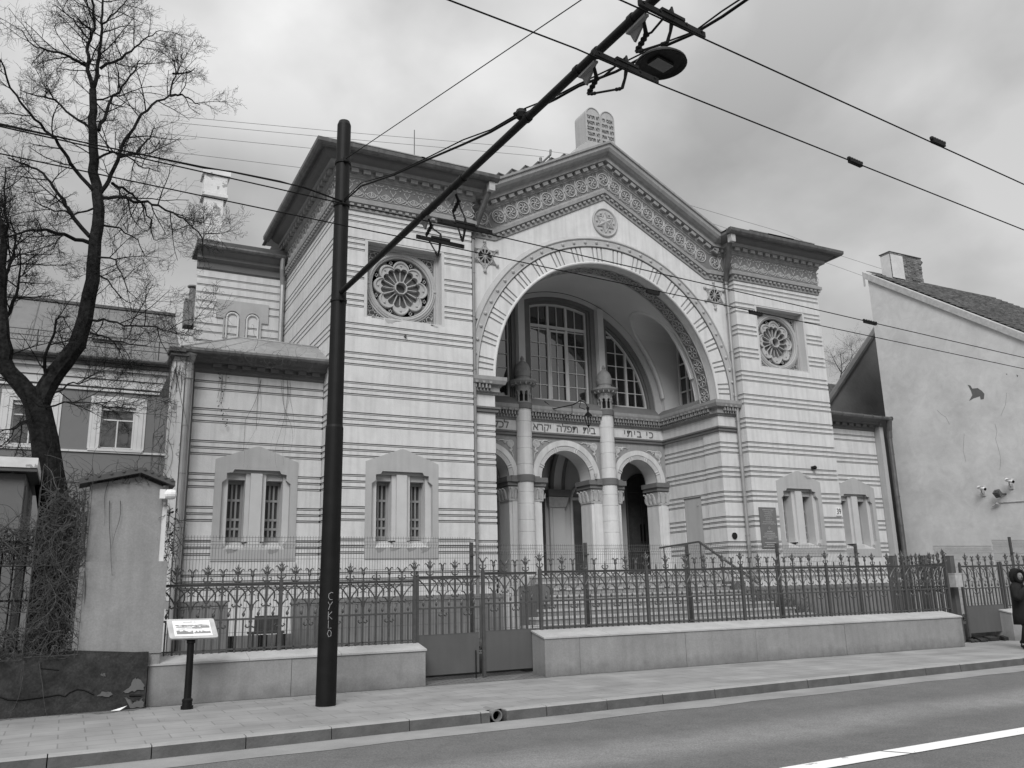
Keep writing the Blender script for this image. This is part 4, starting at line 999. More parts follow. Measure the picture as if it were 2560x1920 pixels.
# medallion and stars
def hexagram(b, cx_, cz_, y, r, tr, n=4):
    for st_ in (0, 1): b.tube([(cx_+r*math.cos(R(90+180*st_+120*i)), y, cz_+r*math.sin(R(90+180*st_+120*i))) for i in range(4)], tr, n)
b = MB(); b.lathe([(.0001, .03), (.46, .03), (.46, 0)], (0, .36, 12.62), 40, axis='y'); b.tube([(.43*math.cos(t*math.pi/20), .33, 12.62+.45*math.sin(t*math.pi/20)) for t in range(41)], .035, 6)
hexagram(b, 0, 12.62, .32, .34, .022)
for i in range(6):
    a = R(90+60*i); p0 = (.34*math.cos(a), .325, 12.62+.34*math.sin(a)); q0 = [(.17*math.cos(a+s_*R(30)), .325, 12.62+.17*math.sin(a+s_*R(30))) for s_ in (-1, 1)]
    b.idx([p0, q0[0], q0[1], (0, .25, 12.62)], [(0, 1, 3), (0, 3, 2)])
    a += R(30); b.ball((.31*math.cos(a), .32, 12.62+.31*math.sin(a)), .038, 8)
b.build('star_medallion', 'panel', S)
for sx in (-1, 1):
    cx_, cz_ = sx*4.19, 10.80; b = MB(); b.k = 0; b.lathe([(.0001, .03), (.27, .03), (.27, 0)], (cx_, .36, cz_), 24, axis='y')
    for rr, tr in ((.40, .022), (.33, .016)): hexagram(b, cx_, cz_, .335, rr, tr)
    for i in range(6): a = R(90+60*i); b.ball((cx_+.45*math.cos(a), .33, cz_+.45*math.sin(a)), .055, 8)
    b.k = 1
    for i in range(10):
        a = R(36*i); b.tube([(cx_+.08*math.cos(a), .325, cz_+.08*math.sin(a)), (cx_+.2*math.cos(a), .32, cz_+.2*math.sin(a))], [.012, .034], 6)
    b.k = 0
    for i in range(10):
        a = R(36*i+18); b.tube([(cx_, .31, cz_), (cx_+.24*math.cos(a), .315, cz_+.24*math.sin(a))], .012, 4)
    b.build('star_ornament', ['panel', 'void'], S)
# tablets of the law on the gable
b = MB(); b.plate([(-.80, 14.55), (.85, 14.55), (.85, 15.02), (.80, 15.18), (.50, 15.32), (-.50, 15.32), (-.84, 15.05), (-1.2, 14.6)], [], .28, 1.35)
tb_ = b.build('tablets_base', 'panel', S)
for sx in (-1, 1):
    b = MB(); c = sx*.275+.02; hw = .272; b.plate([(c-hw, 15.25), (c+hw, 15.25), (c+hw, 16.30)]+arc(c, 16.30, hw, 0, math.pi, 14)[1:-1]+[(c-hw, 16.30)], [], .34, 1.0)
    b.tube([(c-hw+.02, .335, 15.3), (c-hw+.02, .335, 16.3)]+[(p, .335, q) for p, q in arc(c, 16.3, hw-.02, math.pi, 0, 14)]+[(c+hw-.02, .335, 15.3)], .022, 5)
    tt = b.build('stone_tablet', 'panel', S)
    rows = ('׳ה יכנא', 'היהי אל', 'אשת אל', 'תא רוכז', 'תא דבכ') if sx > 0 else ('חצרת אל', 'ףאנת אל', 'בנגת אל', 'הנעת אל', 'דמחת אל')
    for i, tx in enumerate(rows): text(tx, .175, .012, lambda x, y, z, c=c, i=i: (c+x, .330-z, 16.22-.20*i+y), 'inscription', 'dark', tt, sx=.8)

# ---- chipped plaster
def chips(pts, Y, n_=1, m='panel'):
    random.seed(int(abs(pts[0][0]*100))); q = []
    for i in range(len(pts)):
        a_, c_ = pts[i], pts[(i+1) % len(pts)]
        for t in range(5): q.append((a_[0]+(c_[0]-a_[0])*t/5+random.gauss(0, .010), a_[1]+(c_[1]-a_[1])*t/5+random.gauss(0, .008)))
    cx_ = sum(p[0] for p in q)/len(q); cz_ = sum(p[1] for p in q)/len(q); b = MB(); b.idx([(cx_, Y, cz_)]+[(p[0], Y, p[1]) for p in q], [(0, i+1, (i+1) % len(q)+1) for i in range(len(q))]); b.build('chipped_patch', m, S)
chips([(-7.26, 8.43), (-7.20, 8.33), (-7.05, 8.33), (-6.95, 8.40), (-6.78, 8.43)], -.003); chips([(-7.6, 8.44), (-7.3, 8.41), (-7.3, 8.45), (-7.6, 8.47)], -.003); chips([(-5.98, 8.42), (-5.80, 8.35), (-5.76, 8.40), (-5.95, 8.45)], -.003)
for cx_, Y_, l_ in ((-6.74, -.021, (( -.55, .12), (-.2, .09), (.25, .10), (.6, .14))), (-10.15, .739, ((-.5, .1), (.45, .12)))):
    for dx__, h_ in l_: chips([(cx_+dx__-.14, 2.60), (cx_+dx__-.08, 2.60-h_), (cx_+dx__+.05, 2.60-h_*.7), (cx_+dx__+.15, 2.60)], Y_, m='trim')
chips([(6.98, 4.90), (7.15, 4.78), (7.35, 4.80), (7.22, 4.84)], -.021, m='trim')
# ---- downpipes
def pipe(pts, r=.06, nm='downpipe', rings=(), m='pipe'):
    b = MB(); b.tube(pts, r, 12)
    for (x, y, z) in rings: b.lathe([(r+.012, -.015), (r+.012, .015)], (x, y, z), 12); b.bar((x, y, z), (x+.02, y+.14, z), .03, .012)
    return b.build(nm, m, S, smooth=False)
for sx in (-1, 1):
    x = sx*4.63; zs_ = [10.2, 8.9, 7.4, 6.6, 5.5, 4.2, 3.0]
    pipe([(x, .22, YARD), (x, .22, 11.25)], .058, rings=[(x, .22, z) for z in zs_])
    b = MB(); b.tube([(x, .22, 11.20), (x, .22, 11.32), (sx*4.40, -.35, 12.35), (sx*4.36, -.50, 12.62), (sx*4.36, -.50, 12.74)], [.085, .085, .085, .075, .075], 12)
    b.k = 1; b.box(sx*4.28, sx*4.46, -.60, -.42, 12.40, 12.66); b.build('downpipe_offset', ['gutter', 'bracket'], S)
pipe([(-11.90, .42, YARD), (-11.90, .42, 6.75)], .095, rings=[(-11.9, .42, z) for z in (5.4, 4.3, 3.2, 2.4)]); 
pipe([(-11.90, .42, 6.5), (-11.90, .42, 6.9), (-11.85, .30, 7.12)], .12, 'downpipe_head', m='pipe')
pipe([(11.86, .40, YARD), (11.86, .40, 6.55)], .085, rings=[(11.86, .40, z) for z in (5.9, 4.4, 3.4, 2.3, 1.4)], m='gutter'); pipe([(11.86, .40, 6.5), (11.86, .38, 6.75), (11.78, .26, 7.12)], .10, 'downpipe_head', m='gutter')

# ---- small things fixed on the facade
b = MB(); b.box(4.94, 5.63, -.035, -.005, 2.59, 3.84)
pq = b.build('memorial_plaque', 'dark', S)
b = MB(); random.seed(11)
for i, wd in enumerate((.44, .34, .28, .32, .24, .26, .46, .54)):
    z = 3.76-.062*i; x = 5.285-wd/2
    while x < 5.285+wd/2:
        l_ = random.uniform(.018, .03); b.box(x, x+l_, -.041, -.0355, z-.004, z+.008)
        if random.random() < .6: b.box(x+l_-.007, x+l_, -.041, -.0355, z-.018, z-.004)
        x += l_+.008
hexagram(b, 5.285, 3.20, -.039, .045, .005)
for i, wd in enumerate((.20, .42, .44, .58, .26, 0, .46, .34, .56)):
    z = 3.10-.058*i; x = 5.285-wd/2
    while x < 5.285+wd/2: l_ = random.uniform(.010, .02); b.box(x, x+l_, -.041, -.0355, z-.011, z+random.choice((.008, .012))); x += l_+.007
b.build('lettering', 'coping', pq)
b = MB(); b.box(8.28, 8.52, -.03, -.005, 3.63, 3.89); nn = b.build('house_number_plate', 'white', S)
text('39', .27, .004, lambda x, y, z: (8.40+x, -.034-z, 3.76+y), 'number', 'black', nn, sx=.75)
b = MB(); b.lathe([(.10, 0), (.10, .03), (.09, .03)], (4.2, .355, 2.98), 16, axis='y'); b.build('vent_cover', 'void', S)
b = MB(); b.ball((7.43, -.12, 5.17), .07, 10); b.box(7.38, 7.50, -.10, 0, 5.14, 5.22); b.build('wall_sensor', 'black', S)
b = MB(); b.tube([(-6.7, -.05, 8.02), (-6.7, -.0, 8.02)], .035, 6); b.build('floodlight_stub', 'iron', S)
b = MB()      # hanging lantern on its bracket
A0 = Vector((-.75, 3.2, 7.42)); b.tube([A0, (-.55, 3.0, 7.15), (-.1, 2.5, 7.22), (-.02, 2.2, 7.30), (.08, 2.05, 7.2), (.12, 2.0, 7.05)], .018, 6)
b.tube([(-.12, 2.55, 7.2), (-.1, 2.6, 6.95), (-.25, 2.9, 6.86)], .012, 5); b.tube([(.0, 2.2, 7.3), (.0, 2.3, 7.1), (.08, 2.1, 7.0)], .012, 5)
b.tube([(.12, 2.0, 7.05), (.12, 2.0, 6.9)], [.05, .02], 6)
b.lathe([(.02, 6.92), (.05, 6.88), (.13, 6.80), (.14, 6.78)], (.12, 2.0, 0), 6)
for i in range(6): a = R(60*i); b.tube([(.12+.12*math.cos(a), 2+.12*math.sin(a), 6.78), (.12+.05*math.cos(a), 2+.05*math.sin(a), 6.48)], .010, 4)
b.lathe([(.055, 6.48), (.02, 6.42), (.001, 6.38)], (.12, 2.0, 0), 6)
b.build('hanging_lantern', 'black', S)
b = MB(); b.lathe([(.03, 0), (.05, .05), (.06, .12), (.03, .15)], (.98, 3.05, 4.99), 10); b.build('dome_camera', 'bracket', S)
for x in (-5.5, -4.9): pass
b = MB(); b.tube([(-5.9, 1.5, 13.2), (-5.9, 1.5, 15.0)], .014, 5)
for k in range(3): a = R(120*k); b.tube([(-5.9, 1.5, 13.5), (-5.9+.25*math.cos(a), 1.5+.25*math.sin(a), 13.25)], .012, 4)
b.build('lightning_rod', 'gutter', S)

# ================================================================== WALLS AND FENCES ON THE STREET
def slab_wall(name, P0, P1, zf, zb, th, label, cat, cop=True, joints=()):
    P0, P1 = Vector(P0), Vector(P1); D = (P1-P0).normalized(); Nn = Vector((-D.y, D.x, 0)); Z = Vector((0, 0, 1))
    r = thing(name, label, cat, (P0.x, P0.y, 0))
    b = MB(); ln = (P1-P0).length; e_ = [0]+[j for j in joints if j < ln]+[ln]
    for i in range(len(e_)-1):
        a, c = P0+D*(e_[i]+(.004 if i else 0)), P0+D*(e_[i+1]-(.004 if i < len(e_)-2 else 0)); o = Nn*(.004*(i % 2))
        b.hexa([a+o, c+o, c+Nn*th, a+Nn*th, a+o+Z*zf, c+o+Z*zf, c+Nn*th+Z*zb, a+Nn*th+Z*zb])
    b.hexa([P0+D*.02+Nn*.03, P1-D*.02+Nn*.03, P1-D*.02+Nn*(th-.03), P0+D*.02+Nn*(th-.03), P0+D*.02+Nn*.03+Z*(zf-.02), P1-D*.02+Nn*.03+Z*(zf-.02), P1-D*.02+Nn*(th-.03)+Z*(zb-.02), P0+D*.02+Nn*(th-.03)+Z*(zb-.02)])
    b.build('cladding', 'conc', r)
    b = MB(); o = .018; s = (zb-zf)/th; k = max(1, int(ln/1.35)); 
    for i in range(k):
        a, c = P0+D*(ln*i/k-(o if i == 0 else -.003)), P0+D*(ln*(i+1)/k+(o if i == k-1 else -.003))
        q = [a-Nn*o+Z*(zf-s*o+.002), c-Nn*o+Z*(zf-s*o+.002), c+Nn*(th+.01)+Z*(zb+.004), a+Nn*(th+.01)+Z*(zb+.004)]
        b.hexa(q+[v+Z*.028 for v in q])
    b.build('coping', 'coping', r)
    return r
slab_wall('pedestal_wall', (-12.80, -5.82, 0), (-8.46, -5.96, 0), .575, .655, .44, 'short grey clad pedestal wall with pale coping under the fence left of the gate', 'wall', joints=(2.1,))
slab_wall('pedestal_wall', (-6.16, -6.00, 0), (4.83, -6.47, 0), .66, .765, .52, 'long grey clad pedestal wall with pale coping right of the gate', 'wall', joints=(.72, 3.1, 4.85, 7.3, 8.9))
slab_wall('pedestal_wall', (7.25, -6.12, 0), (11.5, -6.3, 0), .66, .765, .5, 'grey clad pedestal wall behind the walking person', 'wall')

def spear(b, u, z, broken=0):
    """fleur finial on a bar at u, from rail height z"""
    P = lambda a, c: (u+a, 0, z+c)
    for sg in (-1, 1): b.tube([P(sg*.01, .015), P(sg*.05, .03), P(sg*.07, .065), P(sg*.055, .09), P(sg*.035, .08)], [.014, .012, .011, .010, .009], 5)
    b.tube([P(0, 0), P(0, .13)], .014, 6)
    if broken == 2: b.tube([P(0, .13), P(.005, .17)], .009, 5); return
    b.tube([P(0, .13), P(0, .15)], .026, 8)
    for sg in (-1, 1): b.tube([P(sg*.01, .15), P(sg*.035, .165), P(sg*.05, .20), P(sg*.085, .225), P(sg*.10, .20)], [.018, .016, .013, .010, .008], 5)
    if broken == 1: return
    b.lathe([(.016, .15), (.03, .18), (.022, .215), (.012, .23), (.02, .25), (.001, .31)], P(0, 0), 8)
    for sg in (-1, 1): b.tube([P(0, .20), P(sg*.03, .235), P(sg*.045, .25)], [.012, .010, .006], 5)
def tulip(b, u, z, broken=0):
    P = lambda a, c: (u+a, 0, z+c)
    b.tube([P(0, 0), P(0, .10)], [.018, .012], 6)
    if broken: return
    b.lathe([(.012, .09), (.03, .125), (.026, .155), (.018, .17)], P(0, 0), 8)
    for sg in (-1, 1): b.tube([P(sg*.01, .16), P(sg*.02, .20), P(sg*.045, .225), P(sg*.066, .215), P(sg*.066, .195)], [.016, .014, .011, .009, .007], 5)
def scrolls(b, u, zt, odd):
    """wrought arches between the bars; u is the bar, zt underside of the top rail"""
    P = lambda a, c: (u+a, .0, zt+c)
    b.box(-.008, .008, -.008, .008, zt-.66 if not odd else zt-.34, zt-.02)
    for sg in (-1, 1):
        if odd:      # spear bar: gothic arch up to both neighbours, small feet below the collar
            b.tube([P(sg*.012, -.26), P(sg*.05, -.19), P(sg*.12, -.10), P(sg*.20, -.03), P(sg*.235, -.0)], .0125, 4)
            b.tube([P(sg*.0, -.30), P(sg*.05, -.325), P(sg*.075, -.30), P(sg*.06, -.28)], .0125, 4)
        else:        # tulip bar: ogee trefoil
            b.tube([P(sg*.012, -.38), P(sg*.03, -.30), P(sg*.075, -.24), P(sg*.115, -.235), P(sg*.10, -.20), P(sg*.10, -.12), P(sg*.14, -.06), P(sg*.225, .0)], .0125, 4)
            b.tube([P(sg*.0, -.12), P(sg*.06, -.06), P(sg*.10, -.0)], .011, 4)
            b.tube([P(sg*.005, -.63), P(sg*.05, -.655), P(sg*.08, -.63), P(sg*.065, -.605)], .013, 4)
            b.tube([P(sg*.012, -.12), P(sg*.05, -.145)], .007, 4)
def fence_run(name, P0, P1, zb, zt, label, cat, n, broken={}, posts=(), sheet=None, group=None, pitch=None, short=True, first=0, end_posts=(True, True)):
    P0, P1 = Vector(P0), Vector(P1); ln = (P1-P0).length; pt = ln/n
    r = bpy.data.objects.new(name, None); col.objects.link(r); r.location = (P0.x, P0.y, 0); r.empty_display_size = .2
    r.rotation_euler = (0, 0, math.atan2(P1.y-P0.y, P1.x-P0.x)); tag(r, label, cat, group); OFF[r.name] = Vector((0, 0, 0))
    base = sheet[1] if sheet else zb
    b = MB(); b.box(0, ln, -.024, .024, zt-.012, zt); b.box(0, ln, -.012, .012, zt-.045, zt-.0125); b.build('top_rail', 'iron', r)
    b = MB(); zm = zt-.55; b.box(0, ln, -.016, .016, zm-.03, zm); b.build('middle_rail', 'iron', r)
    if not sheet:
        b = MB(); b.box(0, ln, -.014, .014, zb+.055, zb+.08); b.build('bottom_rail', 'iron', r)
    else:
        b = MB(); b.box(.03, ln-.03, -.006, .006, sheet[0], sheet[1]); b.box(.03, ln-.03, -.0095, -.0065, sheet[1]-.01, sheet[1]); b.build('sheet_panel', 'gate', r)
    proto = {}
    def place(key, make, u):
        if key in proto:
            o = proto[key].copy(); col.objects.link(o); o.parent = r; o.location = (u, 0, 0)
        else:
            b = MB(); make(b); o = b.build(key[0], 'iron', r); o.location = (u, 0, 0); proto[key] = o
    for i in range(n+1):
        u = i*pt; odd = (i+first) % 2 == 0; br = broken.get(i, 0)
        isp = i in posts or (i == 0 and end_posts[0]) or (i == n and end_posts[1])
        if not isp and i in (0, n): continue
        if isp:
            def mk(b, odd=odd, br=br):
                b.box(-.028, .028, -.028, .028, (sheet[0]-.08 if sheet else zb), zt+.03)
                b.box(-.02, .02, -.02, .02, zt+.03, zt+.08)
                if br != 9: spear(b, 0, zt+.05, br)
            place(('post', br), mk, u)
        else:
            def mk(b, odd=odd, br=br):
                b.box(-.016, .016, -.014, .014, base, zt-.05)
                if odd: spear(b, 0, zt, br); b.box(-.024, .024, -.02, .02, zt-.30, zt-.275)
                else: tulip(b, 0, zt, br); b.box(-.026, .026, -.02, .02, zt-.43, zt-.40); b.box(-.02, .02, -.016, .016, zt-.55, zt-.41); b.box(-.026, .026, -.02, .02, zt-.62, zt-.59)
            place(('baluster', odd, br), mk, u)
        def mk(b, odd=odd): scrolls(b, 0, zt-.045, odd)
        if 0 < i < n: place(('scrollwork', odd), mk, u)
        if i < n and short:
            def mk(b):
                b.box(-.012, .012, -.011, .011, base, zt-.55)
                b.lathe([(.009, 0), (.026, .035), (.02, .06), (.008, .075)], (0, 0, zt-.53), 6)
                b.tube([(0, 0, zt-.46), (.02, 0, zt-.43), (.025, 0, zt-.40), (.0, 0, zt-.385), (-.015, 0, zt-.405)], [.012, .010, .009, .008, .006], 5)
            place(('short_bar',), mk, u+pt/2)
    return r
fl = lambda x: -5.47-.0437*(x+6.15)          # line of the fence on the right wall
fence_run('iron_fence', (-12.68, -5.40, 0), (-8.50, -5.52, 0), .665, 1.755, 'ornate grey iron fence on the short pedestal wall left of the gate', 'fence', 18, broken={11: 0, 15: 2, 17: 1}, posts=(8,), first=1)
fence_run('iron_fence', (-5.93, fl(-5.93), 0), (5.20, fl(5.20), 0), .775, 1.885, 'long ornate grey iron fence on the long pedestal wall right of the gate', 'fence', 46,
          broken={4: 2, 6: 2, 13: 1, 24: 1, 29: 2, 31: 1, 37: 2, 39: 2, 12: 0, 11: 1, 21: 0}, posts=(10, 20, 30, 40))
fence_run('iron_gate_leaf', (-8.44, -5.49, 0), (-7.20, -5.46, 0), .14, 1.82, 'left gate leaf with plain sheet steel bottom beside the short wall', 'gate', 5, sheet=(.12, .81), first=1, end_posts=(True, False), broken={0: 9, 5: 9})
fence_run('iron_gate_leaf', (-7.13, -5.46, 0), (-5.99, -5.44, 0), .14, 1.87, 'right gate leaf with thick meeting post and sheet steel bottom', 'gate', 5, sheet=(.12, .83), first=0, end_posts=(True, False), broken={0: 1, 4: 0, 2: 1})
fence_run('iron_gate_leaf', (5.95, -5.82, 0), (7.52, -5.80, 0), .15, 1.86, 'far gate leaf with sheet bottom next to the walking person', 'gate', 6, sheet=(.22, .88), first=1, broken={0: 9, 6: 9})
fence_run('iron_fence', (7.62, -5.80, 0), (11.4, -5.95, 0), .77, 1.87, 'ornate iron fence behind the walking person', 'fence', 16, first=1, broken={0: 9})
fence_run('iron_fence', (5.30, -5.86, 0), (6.9, -3.2, 0), .45, 1.93, 'ornate iron fence running back from the street beside the yard', 'fence', 11, first=1)
b = MB(); b.tube([(-7.31, -5.50, .0), (-7.31, -5.50, .5)], .011, 6); tag(b.build('drop_bolt', 'black'), 'thin black drop bolt under the middle of the gate', 'bolt')
for nm, (x, y, z1, wd), lb in (('square_post', (5.86, -5.62, 2.10, .17), 'square dark steel gatepost carrying the small pale box'), ('square_post', (5.77, -4.0, 2.17, .17), 'square dark steel post behind the long fence, left of its twin'), ('square_post', (7.0, -4.0, 2.17, .17), 'square dark steel post behind the return fence, right of its twin')):
    b = MB(); b.box(x-wd/2, x+wd/2, y-wd/2, y+wd/2, .0, z1); b.box(x-wd/2-.005, x+wd/2+.005, y-wd/2-.005, y+wd/2+.005, z1, z1+.012); tag(b.build(nm, 'gate'), lb, 'post')
b = MB(); b.box(5.50, 5.76, -5.98, -5.80, 1.34, 1.66); b.box(5.49, 5.77, -5.99, -5.79, 1.66, 1.68); tag(b.build('letter_box', 'bracket'), 'small pale metal box fixed beside the far gatepost', 'letter box')
# welded mesh fence behind the iron fence
mf = thing('mesh_fence', 'thin welded wire mesh fence with steel posts standing behind the iron fence', 'fence', (-12.3, -4.8, YARD))
px_ = [-12.33, -9.68, -7.03, -4.42, -1.76, .92, 3.56]
def mesh_panel(x0, x1, zt, y=-4.8):
    b = MB(); n_ = int((x1-x0)/.05); r_ = .0036; z0 = .55
    for i in range(n_+1):
        x = x0+.03+i*.05
        if x > x1-.03: break
        b.tube([(x, y, z0), (x, y, zt-.20), (x, y-.03, zt-.16), (x, y, zt-.11), (x, y, zt)], r_, 3, cap=False)
    for z, d in [(zt-.03, 0), (zt-.10, 0), (zt-.155, -.03), (zt-.21, 0)]+[(zt-.4-.2*k, 0) for k in range(7)]: b.tube([(x0+.03, y+d-.004, z), (x1-.03, y+d-.004, z)], .0034, 3, cap=False)
    b.build('mesh_panel', 'mesh', mf)
for i in range(len(px_)-1): mesh_panel(px_[i], px_[i+1], 2.56 if i < 2 else 2.43)
mesh_panel(7.2, 9.8, 2.45, -4.2); mesh_panel(9.8, 12.2, 2.62, -4.2)
for x in px_[2:]+[9.81]:
    b = MB(); b.box(x-.03, x+.03, -4.77, -4.71, YARD, 2.46 if x < 9 else 2.66); b.box(x-.05, x+.05, -4.80, -4.77, 2.2, 2.23); b.build('post', 'iron', mf)

# ---- wall end, retaining wall, neighbour's boundary
b = MB(); y0 = -5.86
g = thing('gate_pier', 'plain grey rendered pier with low gabled dark cap beside the ivy', 'pier', (-13.2, -5.7, .7))
b.box(-13.84, -12.64, y0, -5.45, .76, 2.10); b.box(-12.95, -12.66, y0+.02, -5.5, .60, .76); b.build('lower_block', 'conc', g)
b = MB(); b.plate([(-13.80, 2.102), (-12.78, 2.102), (-12.78, 3.24), (-13.13, 3.38), (-13.80, 3.24)], [], y0+.04, -5.50); b.k = 1; b.box(-12.779, -12.70, y0+.06, -5.5, 2.102, 3.26); b.build('upper_block', ['conc', 'peel'], g)
b = MB(); 
for (xa, za, xc, zc) in ((-13.95, 3.26, -13.12, 3.46), (-13.12, 3.46, -12.62, 3.27)):
    b.hexa([(xa, y0-.10, za-.03), (xc, y0-.10, zc-.03), (xc, -5.3, zc-.03), (xa, -5.3, za-.03), (xa, y0-.10, za+.05), (xc, y0-.10, zc+.05), (xc, -5.3, zc+.05), (xa, -5.3, za+.05)])
    for q in range(5): t = (q+.5)/5; b.tube([(xa+(xc-xa)*t, y0-.12, za+(zc-za)*t+.045), (xa+(xc-xa)*t, -5.3, za+(zc-za)*t+.045)], .025, 6)
b.build('cap', 'roofdark', g)
b = MB(); random.seed(21)      # old masonry base, uneven face
nx, nz = 60, 14; P = []
for j in range(nz+1):
    for i in range(nx+1):
        x = -17.5+(4.68)*i/nx; z = -.05+(.84+.08*(1-i/nx))*j/nz; P.append((x, -5.93+.006*random.random()+.004*math.sin(x*2.1+z*3), z))
b.idx(P, [(j*(nx+1)+i, j*(nx+1)+i+1, (j+1)*(nx+1)+i+1, (j+1)*(nx+1)+i) for j in range(nz) for i in range(nx)])
b.box(-17.5, -12.84, -5.89, -5.3, -.05, .78); b.hexa([(-17.5, -5.90, .78), (-12.83, -5.90, .775), (-12.83, -5.3, .775), (-17.5, -5.3, .78), (-17.5, -5.9, .90), (-13.86, -5.9, .86), (-13.86, -5.3, .86), (-17.5, -5.3, .90)])
rw = b.build('retaining_wall', 'stone'); tag(rw, 'dark cracked masonry retaining wall at the lower left, base of the ivy', 'wall')
b = MB()
def crack(pts, r): b.tube([at(p[0]*.22604, 1550+p[1]*.22604, 'y', -5.935) for p in pts], r, 4)
crack([(0, 850), (90, 880), (200, 885), (330, 870), (450, 855), (560, 840), (650, 825), (720, 845), (770, 800), (850, 765), (930, 775), (1040, 825)], .010)
crack([(450, 535), (560, 545), (650, 555)], .007); crack([(1430, 835), (1560, 835)], .018)
b.build('crack', 'void', rw)
b = MB(); pr_ = [(1150, 585), (1190, 600), (1150, 640), (1120, 610)]
for poly_ in ([(1115, 585), (1185, 590), (1150, 640)], [(1065, 845), (1110, 800), (1200, 795), (1255, 815), (1200, 855)], [(1350, 790), (1440, 730), (1480, 650), (1540, 650), (1600, 720), (1590, 770), (1480, 780), (1400, 810)], [(1370, 850), (1430, 870), (1460, 930), (1580, 860), (1590, 960), (1440, 970)]):
    q_ = []
    for i in range(len(poly_)):
        a_, c_ = poly_[i], poly_[(i+1) % len(poly_)]
        for t in range(4): q_.append((a_[0]+(c_[0]-a_[0])*t/4+random.gauss(0, 7), a_[1]+(c_[1]-a_[1])*t/4+random.gauss(0, 7)))
    q_ = [at(p[0]*.22604, 1550+p[1]*.22604, 'y', -5.946) for p in q_]; cc = sum(q_, Vector((0, 0, 0)))/len(q_); b.idx([tuple(cc)]+q_, [(0, i+1, (i+1) % len(q_)+1) for i in range(len(q_))])
b.build('bare_patch', 'tri', rw)
b = MB(); b.plate([(-12.22, 0), (-11.98, 0), (-11.98, 6.98), (-12.22, 6.98)], [], .30, 1.1)
bw_ = b.build('boundary_wall', 'peel'); tag(bw_, 'tall narrow peeling whitewashed wall end between the neighbour and the side wing', 'wall')
b = MB(); b.box(-12.32, -11.92, .15, 1.2, 6.98, 7.06); b.box(-12.36, -12.0, .1, .6, 7.06, 7.16); b.build('capping', 'roofdark', bw_)
# bulkhead lamp
b = MB(); c_ = at(427, 1236, 'y', -5.95); b.lathe([(.05, -.10), (.075, -.06), (.082, 0), (.07, .06), (.03, .085)], c_, 14, axis='x'); b.box(c_.x-.16, c_.x-.08, c_.y-.05, c_.y+.05, c_.z-.07, c_.z+.07)
tag(b.build('bulkhead_lamp', 'white', smooth=False), 'small white globe lamp fixed at the right edge of the grey pier', 'lamp')

# ---- shed behind the ivy
sh = thing('shed', 'grey flat roofed shed with peeling pale fascia behind the ivy at the left edge', 'shed', (-15.5, -2, 0))
b = MB(); b.box(-19, -14.80, -3.0, .6, 0, 3.72); b.box(-16.2, -16.17, -3.01, -3.0, .2, 3.7); b.box(-14.8, -14.785, -2.7, .4, .3, 3.55); b.build('wall', 'shed', sh)
b = MB(); b.box(-19.1, -14.62, -3.2, .8, 3.74, 3.80); b.k = 1; b.box(-19.1, -14.62, -3.22, .8, 3.805, 3.98); b.build('roof', ['roofdark', 'peel'], sh)
p = at(72, 1259, 'x', -14.78)
b = MB(); b.k = 0; b.box(-14.782, -14.775, p.y-.14, p.y+.14, p.z-.10, p.z+.10); b.k = 1; b.box(-14.774, -14.772, p.y-.10, p.y+.10, p.z-.07, p.z+.07); b.k = 0; b.box(-14.771, -14.769, p.y-.05, p.y+.04, p.z-.05, p.z+.02); b.build('warning_label', ['coping', 'ink'], sh)

# ---- left iron railing under the ivy
r = thing('plain_railing', 'plain dark iron railing overgrown with dry ivy on the retaining wall', 'railing', (-15, -5.6, .88))
b = MB(); b.box(-17.5, -13.9, -5.63, -5.60, 1.55, 1.58); b.box(-17.5, -13.9, -5.63, -5.60, 2.38, 2.41); b.build('rail', 'black', r)
pb = None
for i in range(24):
    if pb is None:
        b = MB(); b.tube([(-17.4, -5.615, .85), (-17.4, -5.615, 2.55)], .013, 6); pb = b.build('bar', 'black', r)
    else:
        o = pb.copy(); col.objects.link(o); o.parent = r; o.location = (i*.15, 0, 0)

